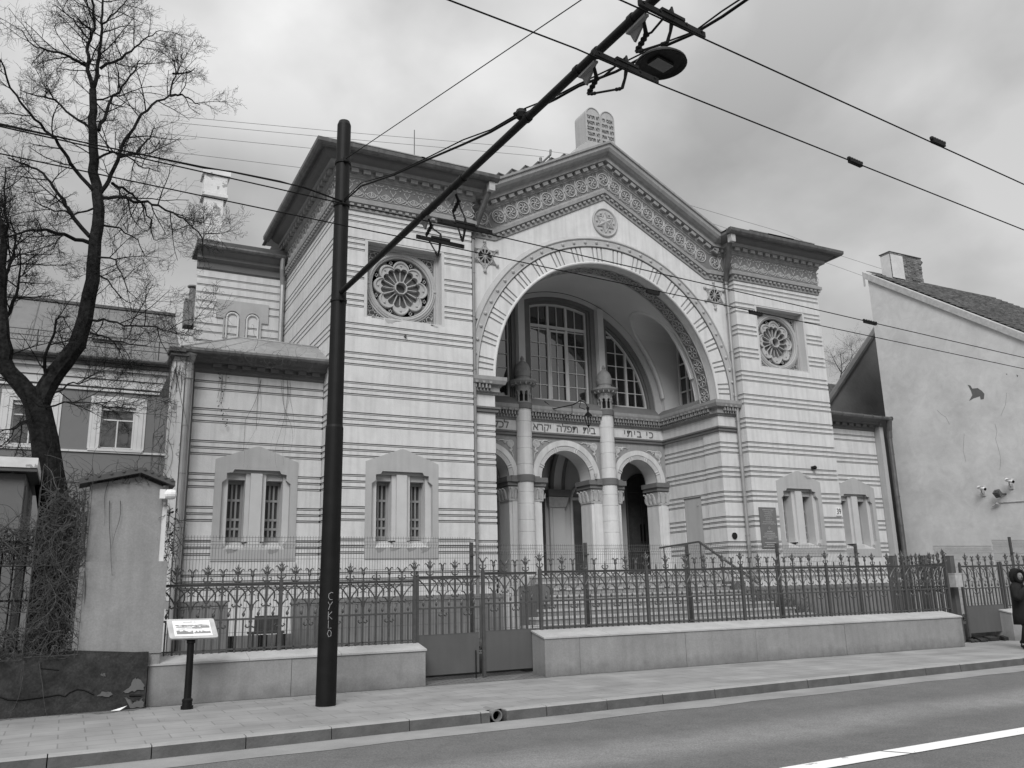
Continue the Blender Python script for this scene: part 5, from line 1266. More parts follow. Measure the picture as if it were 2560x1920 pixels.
# ---- dry creeper
def creeper(name, label, specs, seed, leaves=0, lbox=None, r0=.008):
    random.seed(seed); b = MB(); b.k = 0
    for sp_ in specs:
        x0, x1, y0_, y1_, z0, z1, n_, ln, wob = sp_[:9]; hang = len(sp_) > 9
        for i in range(n_):
            p = Vector((random.uniform(x0, x1), random.uniform(y0_, y1_), random.uniform(z0, z1) if not hang else z1-random.uniform(0, .3)))
            d = Vector((random.gauss(0, .6), random.gauss(0, .2), random.gauss(-.5, .7))).normalized() if not hang else Vector((random.gauss(0, .15), 0, -1)).normalized(); pts = [p.copy()]; c_ = Vector((0, 0, 0))
            m_ = 14; st_ = ln*random.uniform(.4, 1.3)/m_
            for k in range(m_):
                c_ = c_*.7+Vector((random.gauss(0, wob), random.gauss(0, wob*.35), random.gauss(0, wob))); d = (d+c_*(.6 if hang else 1)+Vector((0, 0, -.25 if hang else -.03))).normalized(); p = p+d*st_
                p.x = min(max(p.x, x0-.15), x1+.15); p.y = min(max(p.y, y0_-.1), y1_+.05); p.z = max(p.z, z0-.1); pts.append(p.copy())
            rr = random.uniform(.35, 1)*r0; b.tube(pts, [rr*(1-.75*k/m_) for k in range(m_+1)], 4, cap=False)
    b.k = 1
    for i in range(leaves):
        x0, x1, y0_, y1_, z0, z1 = lbox[i % len(lbox)]
        c = Vector((random.uniform(x0, x1), random.uniform(y0_, y1_), random.uniform(z0, z1))); u = Vector((random.gauss(0, 1), random.gauss(0, 1), random.gauss(0, 1))).normalized(); v = u.cross(Vector((random.gauss(0, 1), random.gauss(0, 1), random.gauss(0, 1)))).normalized(); s = random.uniform(.015, .04)
        b.poly([c-u*s, c+v*s*.6, c+u*s, c-v*s*.6])
    o = b.build(name, ['vine', 'leaf']); return tag(o, label, 'creeper')
creeper('dry_creeper', 'dense dry brown creeper covering the dark railing and the left side of the grey pier',
        [(-14.30, -13.92, -5.95, -5.45, .9, 3.15, 900, 1.0, .16), (-15.6, -13.95, -5.80, -5.5, 2.15, 2.60, 520, .8, .28), (-15.6, -13.95, -5.75, -5.5, 1.5, 2.2, 130, 1.0, .2), (-15.8, -13.95, -6.0, -5.6, .86, 1.2, 420, .5, .35), (-15.6, -13.95, -5.75, -5.5, .9, 1.6, 60, 1.0, .2),
         (-14.0, -12.9, -5.95, -5.4, 3.36, 3.48, 90, .7, .2), (-13.95, -13.85, -5.96, -5.88, 1.3, 3.2, 14, 1.6, .08, 1), (-13.6, -13.2, -5.86, -5.85, 2.0, 3.3, 3, 1.6, .08, 1), (-15.5, -13.9, -6.02, -5.96, .1, .95, 6, .9, .1, 1)], 4, 1500, [(-15.8, -13.9, -6.0, -5.5, .85, 1.15), (-15.6, -13.9, -5.8, -5.55, 2.1, 2.6), (-14.3, -13.95, -5.95, -5.5, 1.0, 3.2)], r0=.0075)
creeper('dry_creeper', 'thin dry creeper stems hanging from the gutter of the left side wing',
        [(-11.9, -8.9, .18, .28, 7.0, 7.32, 60, .9, .25), (-11.15, -10.95, .68, .73, 4.9, 6.9, 5, 2.0, .16, 1), (-10.35, -10.15, .68, .73, 4.6, 6.9, 4, 2.4, .14, 1), (-9.75, -9.45, .68, .73, 3.6, 6.9, 6, 2.8, .14, 1), (-12.2, -11.95, .12, .25, 6.5, 7.2, 40, .5, .3)], 9, 40, [(-11.2, -10.9, .64, .7, 5.4, 6.9)], r0=.0055)
creeper('dry_creeper', 'dry creeper climbing the edge of the peeling whitewashed wall',
        [(-12.40, -12.26, .15, .35, 2.0, 7.0, 150, 1.0, .12), (-12.25, -12.0, .25, .29, 3.0, 6.9, 10, 2.0, .10, 1), (-12.66, -12.54, -5.75, -5.5, 1.6, 2.95, 60, .6, .14)], 12, 40, [(-12.66, -12.5, -5.7, -5.5, 1.8, 2.9)], r0=.008)
# ---- yard clutter behind the left fence
b = MB(); b.k = 0; b.hexa([(-10.86, -.62, .72), (-9.52, -.62, .72), (-9.52, -.58, .72), (-10.86, -.58, .72), (-10.86, -.45, 1.56), (-9.52, -.45, 1.56), (-9.52, -.41, 1.56), (-10.86, -.41, 1.56)]); b.k = 1
for x in (-10.75, -10.1, -9.7): b.box(x-.08, x+.08, -.6, -.3, YARD, .72)
tag(b.build('leaning_board', ['board', 'black']), 'large pale board on dark blocks leaning in the yard behind the left fence', 'board')
b = MB(); b.box(-10.75, -10.1, -2.6, -2.2, .82, .86); b.box(-10.65, -10.2, -2.42, -2.38, .86, 1.16)
for x in (-10.7, -10.15):
    for y in (-2.58, -2.22): b.box(x-.02, x+.02, y-.02, y+.02, YARD, .82)
tag(b.build('old_table', 'wood'), 'old dark wooden table with a box back standing before the pale board', 'table')
random.seed(31); b = MB()
for i in range(2600):
    x = random.uniform(-12.5, 12); y = random.uniform(-4.7, -2.2 if x < -3.2 or x > 3.6 else -4.0); z = YARD+random.uniform(0, .16 if x < -8 else .07); u = Vector((random.gauss(0, 1), random.gauss(0, 1), random.gauss(0, .8))).normalized(); v = u.cross(Vector((random.gauss(0, 1), random.gauss(0, 1), 1))).normalized(); s = random.uniform(.03, .10)
    b.poly([Vector((x, y, z))-u*s, Vector((x, y, z))+v*s*.5, Vector((x, y, z))+u*s, Vector((x, y, z))-v*s*.5])
o = b.build('fallen_leaves', ['leaf']); o['kind'] = 'stuff'
for k, (x, y, s) in enumerate(((3.9, -1.4, .9), (4.9, -1.0, .7))):
    random.seed(40+k); b = MB()
    for i in range(130):
        a = random.uniform(0, 6.28); e_ = random.uniform(.5, 1.4); d = Vector((math.cos(a)*math.cos(e_), math.sin(a)*math.cos(e_), math.sin(e_))); p = Vector((x, y, YARD)); pts = [p.copy()]
        for q in range(6): d = (d+Vector((random.gauss(0, .2), random.gauss(0, .2), random.gauss(0, .1)))).normalized(); p = p+d*s*.2; pts.append(p.copy())
        b.tube(pts, [.01, .009, .008, .006, .005, .004, .002], 4, cap=False)
    tag(b.build('bare_shrub', 'vine'), ('larger' if k == 0 else 'smaller')+' bare twiggy shrub beside the right end of the steps', 'shrub')
b = MB(); random.seed(8)
for i in range(26): x = random.uniform(6.0, 7.4); y = random.uniform(-5.9, -5.3); s = random.uniform(.05, .16); b.obox((x, y, .03+s*.2), (s, random.uniform(-.05, .05), 0), (random.uniform(-.03, .03), s*.5, .02), (0, 0, s*.25))
o = b.build('rubble', ['stone']); o['kind'] = 'stuff'
b = MB(); p = at(295, 1776, 'z', .01); b.poly([(p.x-.10, p.y-.02, .012), (p.x+.02, p.y-.04, .012), (p.x+.12, p.y+.05, .06), (p.x-.0, p.y+.03, .03)]); tag(b.build('paper_scrap', 'litter'), 'crumpled scrap of white paper on the pavement by the retaining wall', 'litter')
b = MB(); b.k = 0; b.lathe([(.06, 0), (.078, 0), (.078, .35), (.06, .35), (.06, 0)], (0, 0, 0), 16, axis='y', cap=False); b.v = [(-8.75+x, -9.32-y if False else -9.28+(-y), -.065+z) for x, y, z in b.v]; b.k = 1; b.lathe([(.0001, 0), (.074, 0)], (-8.75, -9.2, -.065), 12, axis='y')
tag(b.build('drain_outlet', ['conc', 'void']), 'broken round drain pipe mouth showing in a gap of the kerb', 'drain pipe')

# ---- information sign
sg = thing('information_sign', 'low black post with tilted grey information board on the pavement', 'information sign', (-12.30, -6.42, 0))
b = MB(); b.lathe([(.085, 0), (.085, .045), (.07, .05), (.068, .10), (.074, .105), (.074, .13), (.052, .15), (.047, .90), (.06, .905), (.06, .97)], (-12.30, -6.42, 0), 18); b.box(-12.38, -12.22, -6.47, -6.34, .95, 1.02); b.build('post', 'black', sg)
A, B_, C_, D_ = Vector((-12.605, -6.53, .985)), Vector((-11.935, -6.53, .975)), Vector((-11.985, -6.29, 1.24)), Vector((-12.645, -6.29, 1.25))
def rrect(a, b2, c, d, f, off):
    nn_ = (b2-a).cross(d-a).normalized(); pts = []
    for (p, q, s) in ((a, b2, d), (b2, c, a), (c, d, b2), (d, a, c)):
        u = (q-p).normalized()*f; v = (s-p).normalized()*f
        for t in range(4): w_ = t*math.pi/6; pts.append(p+v*(1-math.sin(w_))+u*(1-math.cos(w_))+nn_*off)
    return pts
b = MB(); n_ = (B_-A).cross(D_-A).normalized(); n_ = n_ if n_.y < 0 else -n_
f_ = rrect(A, B_, C_, D_, .035, 0); k = len(f_); b.idx(f_+[p-n_*.03 for p in f_], [tuple(range(k)), tuple(range(k, 2*k))[::-1]]+[(i, (i+1) % k, k+(i+1) % k, k+i) for i in range(k)])
bd = b.build('board', 'bracket', sg)
def bp(u, v, o=.004): return A.lerp(B_, u).lerp(D_.lerp(C_, u), v)+n_*o
b = MB(); b.poly([bp(.11, .1), bp(.89, .1), bp(.89, .9), bp(.11, .9)]); b.build('sheet', 'litter', bd)
b = MB(); random.seed(2)
for (u0, u1, v0, v1) in ((.16, .86, .62, .68), (.16, .50, .54, .61), (.50, .86, .50, .61), (.20, .70, .455, .475), (.16, .50, .20, .40), (.52, .86, .22, .36), (.33, .52, .80, .83), (.55, .62, .80, .83)):
    m_ = max(2, int((u1-u0)*30)); 
    for i in range(m_): ua = u0+(u1-u0)*i/m_; h = random.uniform(.4, 1)*(v1-v0); b.poly([bp(ua, v0, .007), bp(ua+(u1-u0)/m_*1.02, v0, .007), bp(ua+(u1-u0)/m_*1.02, v0+h, .007), bp(ua, v0+h, .007)])
b.build('printed_picture', 'trim', bd)

# ================================================================== TROLLEYBUS POLE, ARM AND WIRES
po = thing('trolley_pole', 'tall black round steel pole with a long slanting arm over the road', 'pole', (-10.53, -7.33, 0))
lean = lambda z: -10.53+.0055*z
b = MB(); b.tube([(lean(0), -7.33, -.01), (lean(4.05), -7.33, 4.05)], [.146, .136], 32); b.tube([(lean(4.05), -7.33, 4.05), (lean(4.07), -7.33, 4.09), (lean(9.3), -7.33, 9.26), (lean(9.34), -7.33, 9.33)], [.134, .124, .114, .09], 32)
b.build('shaft', 'black', po, smooth=False)
for z in (6.12, 7.78, 8.55):
    b = MB(); b.lathe([(.122, -.02), (.132, -.02), (.132, .02), (.122, .02)], (lean(z), -7.33, z), 24); b.box(lean(z)-.03, lean(z)+.05, -7.50, -7.44, z-.03, z+.05)
    b.build('clamp', 'rubber', po)
arm = lambda y: Vector((-10.50-.003*(y+7.5), y, 6.215+.0505*(y+7.6)))
b = MB(); b.tube([arm(-7.5), arm(-12.2)], .044, 16); b.tube([arm(-12.2), arm(-17.5)], .038, 16)
for y in (-11.05, -11.35, -11.9, -12.2, -13.7, -14.6, -14.9, -15.4): b.tube([arm(y), arm(y-.05)], .047, 16)
b.build('arm', 'black', po)
# graffiti scratched on the shaft: C Y K L O
b = MB()
def gl(pts, cz, s=.045):
    pp = []
    for (u, v) in pts:
        a = math.atan2(-.93, -.12)+u*s/.142; z = cz+v*s*1.3; pp.append((lean(z)+.1455*math.cos(a), -7.33+.1455*math.sin(a), z))
    b.tube(pp, .0045, 4)
gl([(.8, .8), (.2, 1), (-.5, .6), (-.6, -.2), (-.1, -.8), (.6, -.8)], 1.52); gl([(-.7, .9), (-.1, 0), (.7, .9)], 1.39); gl([(-.1, 0), (-.5, -1)], 1.39)
gl([(-.5, 1), (-.5, -1)], 1.25); gl([(.6, .9), (-.5, 0), (.7, -.9)], 1.25); gl([(-.4, 1), (-.4, -.8), (.6, -.8)], 1.12); gl([(.0, .8), (.6, .3), (.5, -.6), (-.2, -.8), (-.6, -.1), (-.3, .7), (.0, .8)], 1.0)
b.build('scratched_letters', 'scratch', po)
WG = 'trolleybus contact wires above the road'
def ext(a, c, t): return a+(c-a)*t
wires = {}
for nm, pts, z, lb in (('w3', [(0, 316), (841, 505), (1160, 572), (1226, 586), (2560, 894)], 5.47, 'inner wire of the lower trolleybus pair, crossing in front of the left rose window frieze'),
                       ('w4', [(0, 384), (852, 562), (1100, 612), (1157, 624), (2560, 922)], 5.47, 'lowest trolleybus wire, crossing just above the left rose window'),
                       ('w1', [(1122, 0), (1441, 122), (1500, 148), (1655, 214), (2560, 575)], 5.6, 'trolleybus wire running past the street lamp towards the right edge'),
                       ('w2', [(1551, 0), (1600, 22), (1771, 102), (2560, 461)], 5.6, 'topmost trolleybus wire, nearest the top right corner')):
    P = [at(x, y, 'z', z) for x, y in pts]; P = [ext(P[1], P[0], 4)]+P+[ext(P[-2], P[-1], 2.2)]
    b = MB(); b.tube(P, .0065, 6); wires[nm] = tag(b.build('contact_wire', 'wire'), lb, 'wire', WG)
def hanger(ya, ends, z, lb):
    h = thing('wire_hanger', lb, 'wire hanger', tuple(arm(ya))); a = arm(ya); e0, e1 = [at(x, y, 'z', z) for x, y in ends]; m = (e0+e1)/2; D = (e1-e0).normalized()
    b = MB(); b.bar(e0+Vector((0, 0, .025)), e1+Vector((0, 0, .025)), .022, .045)
    for t in (.06, .3, .7, .94): q = e0.lerp(e1, t)+Vector((0, 0, .035)); b.tube([q+Vector((D.y, -D.x, 0))*.018, q-Vector((D.y, -D.x, 0))*.018], .011, 6)
    b.bar(m-D*.12+Vector((0, 0, .06)), m+D*.12+Vector((0, 0, .06)), .035, .025); b.tube([m+Vector((0, 0, .07)), m+Vector((0, 0, .13))], [.018, .009], 6)
    b.build('suspension_bar', 'rubber', h)
    s = Vector((.10, 0, -.02)); b = MB(); T1, T2, T3 = a+Vector((.02, .11, -.05)), a+Vector((.04, -.08, -.04)), a+Vector((.06, .10, -.13))
    b.idx([T1, T2, T3, T1+Vector((.02, 0, 0)), T2+Vector((.02, 0, 0)), T3+Vector((.02, 0, 0))], [(0, 1, 2), (5, 4, 3), (0, 3, 4, 1), (1, 4, 5, 2), (2, 5, 3, 0)])
    b.box(a.x-.0, a.x+.04, a.y-.13, a.y+.12, a.z-.065, a.z-.045); b.build('bracket_plate', 'trim', h)
    b = MB(); q = a+Vector((.12, .02, -.10)); b.tube([a+Vector((.05, -.05, -.05)), q, a+Vector((.09, .12, -.20))], [.014, .02, .017], 8)
    for k in range(4): b.lathe([(.026, -.008), (.026, .008)], q.lerp(a+Vector((.09, .12, -.20)), k/4), 8)
    lo = m+Vector((0, .14, -.12)) if False else m+Vector((D.y, -D.x, 0))*-.07+Vector((0, 0, -.13))
    b.tube([a+Vector((.09, .12, -.20)), (a+Vector((.09, .12, -.20))).lerp(lo, .25), lo], .010, 5); b.tube([q, q.lerp(m, .2), m+Vector((0, 0, .12))], .010, 5)
    b.tube([m+Vector((0, 0, .04)), m+Vector((D.y, -D.x, 0))*-.03+Vector((0, 0, -.06)), lo], [.02, .012, .014], 6)
    for t in (.12, .2, .85, .93): b.ball((a+Vector((.09, .12, -.20))).lerp(lo, t), .018, 6)
    b.build('insulator_rods', 'rubber', h)
hanger(-11.03, ((1041, 596), (1160, 622)), 5.50, 'wire hanger clamped nearest the pole')
hanger(-11.86, ((1094, 556), (1230, 586)), 5.50, 'second wire hanger along the arm from the pole')
hanger(-14.75, ((1486, 138), (1645, 210)), 5.63, 'third wire hanger, beside the street lamp')
hanger(-15.45, ((1597, 13), (1762, 96)), 5.63, 'outermost wire hanger at the top edge of the view')
def pxw(pts, ax, v): return [at(x, y, ax, v) for x, y in pts]
D2 = 2560/2212
sp = [Vector((lean(7.8), -7.46, 7.8))]+pxw([(780*D2, 402*D2), (850*D2, 378*D2), (930*D2, 342*D2), (1000*D2, 312*D2), (1060*D2, 285*D2), (1110*D2, 256*D2)], 'x', -10.52)+[arm(-13.7)+Vector((0, 0, .06))]+pxw([(1200*D2, 214*D2), (1250*D2, 186*D2), (1330*D2, 155*D2), (1430*D2, 102*D2), (1500*D2, 72*D2), (1560*D2, 36*D2), (1612*D2, 0)], 'z', 6.12)
sp.append(ext(sp[-2], sp[-1], 3)); b = MB(); b.tube(sp, .013, 6); b.tube([p+Vector((0, .0, .035+.02*math.sin(i*2))) for i, p in enumerate(sp)], .008, 5)
tag(b.build('span_cable', 'wire'), 'thick twisted cable from the pole past the arm clamp up to the street lamp', 'cable')
b = MB(); c_ = arm(-13.7); b.ball(c_+Vector((-.03, .05, .07)), .06, 8); b.tube([c_+Vector((-.1, .05, .05)), c_+Vector((.02, .05, .13))], .02, 6); tag(b.build('cable_clamp', 'rubber'), 'dark clamp holding the twisted cable on the slanting arm', 'clamp')
ca_ = pxw([(0, 312), (300, 375), (510, 418), (575, 429), (700, 455), (760, 468)], 'y', -7.5)+[Vector((lean(7.8), -7.46, 7.8))]; ca_ = [ext(ca_[1], ca_[0], 3)]+ca_
b = MB(); b.tube(ca_, .011, 6); b.tube([p+Vector((0, 0, .02*math.sin(i*1.7))) for i, p in enumerate(ca_)], .008, 5); tag(b.build('feed_cable', 'wire'), 'twisted feed cable coming from the left edge to the pole clamp', 'cable')
tw = [Vector((lean(8.55), -7.46, 8.57))]+pxw([(1250*D2, 4)], 'z', 8.0); tw.append(ext(tw[0], tw[1], 1.6)); b = MB(); b.tube(tw, .007, 5); tag(b.build('stay_wire', 'wire'), 'thin stay wire rising from the pole to the top edge', 'wire')
for (x, y, w_, lb) in ((2330, 350, 'w2', 'small dark clip on the topmost wire at the upper right'), (2123, 400, 'w1', 'small dark clip on the second wire at the upper right'), (2160, 803, 'w3', 'small dark clip on the wire before the neighbour house'), (1874, 780, 'w4', 'small dark clip on the wire before the right rose window'), (1617, 728, 'w4', 'small dark clip on the wire before the arch soffit')):
    z = 5.6 if w_ in ('w1', 'w2') else 5.47; c_ = at(x, y, 'z', z+.02); e_ = at(x+30, y+(13 if z > 5.5 else 7), 'z', z+.02); b = MB(); b.bar(c_, e_, .035, .045)
    for t in range(6): b.ball(c_.lerp(e_, t/5)+Vector((0, 0, .02)), .022, 6)
    tag(b.build('wire_clip', 'rubber'), lb, 'clip')
lp = thing('street_lamp', 'dark round street lamp hanging from the cable over the road', 'street lamp', (-9.74, -14.82, 6.0))
cx_, cy, cz_ = -9.745, -14.83, 6.0
b = MB(); b.lathe([(.001, .10), (.07, .095), (.18, .06), (.225, .02), (.23, .0), (.22, -.005), (.18, .02), (.001, .03)], (cx_, cy, cz_), 32, cap=False); b.tube([(cx_, cy, cz_+.1), (cx_-.02, cy-.02, cz_+.16)], .03, 8); b.build('housing', 'black', lp)
b = MB(); b.obox((cx_, cy, cz_+.01), (.10, .02, 0), (-.012, .06, 0), (0, 0, .012)); b.build('lens', 'glass2', lp)
for k, (ys, ps) in enumerate(((20, [(400, 287), (836, 328), (1300, 368), (1600, 410)]), (20, [(400, 303), (810, 342), (1360, 392)]), (20, [(400, 333), (780, 371), (1000, 392)]), (20, [(400, 376), (760, 420), (1200, 440)]), (18, [(1720, 512), (1943, 577), (2104, 640), (2260, 690)]), (18, [(1770, 555), (2060, 655), (2200, 705)]))):
    b = MB(); b.tube(pxw(ps, 'y', ys), .012, 4); tag(b.build('distant_wire', 'mesh'), ('thin distant wire high in the sky left of the gable, first from the top', 'thin distant wire in the sky left of the gable, second from the top', 'thin distant wire in the sky left of the gable, third from the top', 'thin distant wire in the sky left of the gable, lowest', 'thin distant wire in the sky right of the right tower, upper', 'thin distant wire in the sky right of the right tower, lower')[k], 'wire')
b = MB(); p = at(1352, 410, 'y', 9); b.tube([p-Vector((0, 0, 2)), p+Vector((0, 0, .3))], .06, 6); b.tube([p, p+Vector((.5, 0, .55)), p+Vector((.52, 0, .8))], .05, 6); b.tube([p+Vector((.45, 0, .5)), p+Vector((.5, 0, -.3))], .02, 5); tag(b.build('roof_mast', 'iron'), 'small dark wire mast standing behind the gable steps', 'mast')

# ================================================================== NEIGHBOUR ON THE LEFT
nb = thing('neighbour_building', 'grey two storey neighbour house with white framed windows and metal mansard roof', 'house', (-16, 9, 0)); Y = 9.0
wins = [(-17.75, -17.0), (-15.95, -14.75), (-13.50, -12.52)]
wins = [(-18.35, -17.37), (-15.92, -14.94), (-13.50, -12.52)]
b = MB(); 
for (a, c, d, e_) in minus(-24, -11.3, 0, 8.05, [(w0, w1, 6.12, 7.45) for w0, w1 in wins]): b.box(a, c, Y, Y+.3, d, e_)
b.box(-24, -11.3, Y+.35, 18, 0, 8.0); b.build('wall', 'nb', nb)
for w0, w1 in wins:
    b = MB(); b.k = 0; b.box(w0, w1, Y+.14, Y+.15, 6.12, 7.45); b.k = 1
    for (a, c, d, e_) in ((w0, w0+.05, 6.12, 7.45), (w1-.05, w1, 6.12, 7.45), (w0+.05, w1-.05, 6.12, 6.17), (w0+.05, w1-.05, 7.02, 7.06), ((w0+w1)/2-.02, (w0+w1)/2+.02, 6.17, 7.02)): b.box(a, c, Y+.09, Y+.14, d, e_)
    b.box(w0, w1, Y+.05, Y+.14, 7.34, 7.45)
    wo = b.build('window', ['glass', 'nbt'], nb); b = MB()
    for k_, (o_, yy) in enumerate(((.32, .03), (.24, .05), (.10, .03))):
        i_ = (.245, .105, 0)[k_]
        b.box(w0-o_, w0-i_, Y-yy, Y-.001, 6.10, 7.45+i_); b.box(w1+i_, w1+o_, Y-yy, Y-.001, 6.10, 7.45+i_); b.box(w0-o_, w1+o_, Y-yy, Y-.001, 7.452+i_, 7.45+o_)
    b.hexa([((w0+w1)/2-.08, Y-.09, 7.46), ((w0+w1)/2+.08, Y-.09, 7.46), ((w0+w1)/2+.08, Y-.05, 7.46), ((w0+w1)/2-.08, Y-.05, 7.46), ((w0+w1)/2-.12, Y-.09, 7.78), ((w0+w1)/2+.12, Y-.09, 7.78), ((w0+w1)/2+.12, Y-.05, 7.78), ((w0+w1)/2-.12, Y-.05, 7.78)])
    b.box(w0-.3, w1+.3, Y-.08, Y-.0, 6.02, 6.10); b.build('frame', 'nbt', wo)
b = MB(); 
for (d, e_, yy) in ((5.97, 6.03, .05), (7.93, 8.0, .06), (8.06, 8.16, .08), (8.17, 8.30, .05), (8.32, 8.56, .10), (8.57, 8.68, .22)): b.box(-24, -11.3, Y-yy, Y+.2, d, e_)
b.build('cornice', 'nbt', nb)
b = MB(); b.box(-24, -11.3, Y-.45, Y+.2, 8.80, 8.86); b.box(-24, -11.3, Y-.30, Y+.2, 8.69, 8.795); b.tube([(-24, Y-.5, 8.9), (-11.3, Y-.5, 8.9)], .07, 8); b.build('gutter', 'gutter', nb)
b = MB(); b.k = 0; e0, e1 = Vector((0, 8.6, 8.95)), Vector((0, 12, 11.62)); b.poly([(-24, 8.6, 8.95), (-11.3, 8.6, 8.95), (-11.3, 12, 11.62), (-24, 12, 11.62)])
for i in range(18): x = -23.6+i*.72; b.tube([(x, 8.6, 8.97), (x, 12, 11.64)], .018, 4)
b.k = 1; b.box(-24, -11.3, 11.9, 12.3, 11.60, 11.70); b.k = 0; b.box(-24, -11.3, 12.0, 16, 8, 11.6); b.build('roof', ['slate', 'roofdark'], nb)
b = MB(); f = lambda x, t: (x, 8.6+3.4*t-.05, 8.95+2.67*t+.06)
b.k = 0; b.hexa([f(-13.95, .25), f(-13.05, .25), f(-13.05, .62), f(-13.95, .62), *[(p[0], p[1]-.05, p[2]+.06) for p in (f(-13.95, .25), f(-13.05, .25), f(-13.05, .62), f(-13.95, .62))]])
b.k = 1; b.poly([(p[0], p[1]-.056, p[2]+.068) for p in (f(-13.9, .28), f(-13.1, .28), f(-13.1, .59), f(-13.9, .59))]); b.build('skylight', ['gutter', 'glass'], nb)
b = MB()
for z in (9.25, 9.42, 9.6): b.tube([(-24, 8.55, z), (-11.4, 8.55, z)], .014, 4)
for i in range(11): b.tube([(-23.5+i*1.15, 8.55, 8.95), (-23.5+i*1.15, 8.55, 9.62)], .018, 4)
b.build('snow_guard', 'iron', nb)
p0, p1 = at(464, 745, 'y', 12.5), at(490, 795, 'y', 12.5); b = MB(); b.box(p0.x, p1.x+.3, 12.5, 13.1, p1.z-.3, p0.z); pf = at(482, 725, 'y', 12.7); b.tube([pf-Vector((0, 0, .4)), pf+Vector((0, 0, .05))], .12, 8); b.lathe([(.2, .0), (.2, .05), (.001, .12)], pf+Vector((0, 0, .1)), 8); b.build('flue', 'nb', nb)

# ================================================================== HOUSES ON THE RIGHT
hs = thing('gable_house', 'large pale rendered gable house with tiled roof and brick chimney at the right edge', 'house', (14, -3, 0)); X0 = 12.3; SL = .722
zt = lambda y: 12.95-SL*(.8-y)
b = MB(); mpx = lambda y, z, x: (x, y, z)
b.plate([(-6.6, .0), (.8, .0), (.8, zt(.8)), (-6.6, zt(-6.6))], [], X0, X0+.3, mp=lambda y, z, x: (x, y, z)); b.box(X0+.3, 22, -6.55, .8, 0, 7.5)
wl = b.build('wall', 'house', hs)
b = MB()      # bare patches where the render has fallen
def patch(pts): b.poly([at(1750+x*.4821, 500+y*.4821, 'x', X0-.004) for x, y in pts])
patch([(1388, 958), (1402, 962), (1412, 978), (1440, 975), (1462, 990), (1475, 1005), (1472, 1032), (1455, 1035), (1452, 1018), (1420, 1028), (1395, 1042), (1412, 1012), (1405, 990)]); patch([(1640, 905), (1650, 910), (1646, 920)]); patch([(1585, 900), (1595, 902), (1590, 907)])
b.build('bare_patch', 'tri', wl)
b = MB(); random.seed(5)
def crk(pts): b.tube([at(1750+x*.4821, 500+y*.4821, 'x', X0+.002) for x, y in pts], .006, 4)
crk([(1230, 1090), (1250, 1110), (1275, 1125), (1295, 1165)]); crk([(1530, 1160), (1540, 1200), (1533, 1240), (1548, 1290), (1560, 1340), (1555, 1400)]); crk([(1590, 1000), (1585, 1060), (1560, 1120)]); crk([(1370, 1210), (1365, 1300), (1380, 1360)])
b.build('crack', 'tri', wl)
b = MB(); b.hexa([(X0-.08, .95, zt(.95)-.22), (X0+.25, .95, zt(.95)-.22), (X0+.25, -7, zt(-7)-.22), (X0-.08, -7, zt(-7)-.22), (X0-.08, .95, zt(.95)+.04), (X0+.25, .95, zt(.95)+.04), (X0+.25, -7, zt(-7)+.04), (X0-.08, -7, zt(-7)+.04)]); b.box(X0-.085, X0-.06, .88, .95, 12.5, 13.05); b.build('verge_flashing', 'bracket', hs)
b = MB(); n_ = 34; ln = 9.6; ux, uz = -math.cos(math.atan(SL)), -math.sin(math.atan(SL)); random.seed(77)
for i in range(n_):
    s0, s1 = i*ln/n_, (i+1)*ln/n_+.04; y0_, z0_ = 1.0+ux*s0, zt(1.0)+uz*s0+.10; y1_, z1_ = 1.0+ux*s1, zt(1.0)+uz*s1+.17
    x = X0+.22
    while x < 20:
        j = random.uniform(-.012, .012); w_ = .21
        b.hexa([(x, y0_, z0_-.03+j), (x+w_, y0_, z0_-.03+j), (x+w_, y1_, z1_-.05+j), (x, y1_, z1_-.05+j), (x+.01, y0_, z0_+j), (x+w_-.01, y0_, z0_+j), (x+w_-.01, y1_+j, z1_+j), (x+.01, y1_+j, z1_+j)]); x += w_+.006
b.box(X0+.25, 20, -6.5, 1.0, 7, 7.6); b.poly([(X0+.2, 1.0, zt(1.0)+.02), (20, 1.0, zt(1.0)+.02), (20, -7, zt(-7)+.02), (X0+.2, -7, zt(-7)+.02)]); b.build('tiled_roof', 'tile', hs)
cc_ = at(1750+988*.4821, 500+330*.4821, 'x', 13.0); cl_ = at(1750+938*.4821, 500+330*.4821, 'x', 13.0); cr_2 = at(1750+1145*.4821, 500+330*.4821, 'y', cc_.y); ct = at(1750+988*.4821, 500+262*.4821, 'x', 13.0)
b = MB(); b.k = 0; b.box(13.0, cr_2.x, cc_.y, cl_.y, 11.4, ct.z-.03); random.seed(6)
for i in range(34):
    z = 11.6+i*.075
    if z > ct.z-.1: break
    x = 13.0
    while x < cr_2.x-.02:
        w_ = .22; o = random.uniform(0, .035)
        if random.random() < .8: b.k = 0; b.box(x+.004, min(x+w_, cr_2.x)-.004, cc_.y-o, cc_.y+.01, z+.004, z+.066)
        x += w_+.006
b.k = 1; b.poly([(12.996, cc_.y, 12.3), (12.996, cl_.y, 12.3), (12.996, cl_.y, ct.z-.1), (12.996, cc_.y, ct.z-.1)]); b.box(13.0, 13.0+(cr_2.x-13)*.38, cc_.y-.045, cc_.y-.036, 12.75, ct.z-.12)
b.k = 2; b.box(12.97, cr_2.x+.02, cc_.y-.04, cl_.y+.03, ct.z-.03, ct.z); b.build('chimney', ['chimbrick', 'house', 'roofdark'], hs)
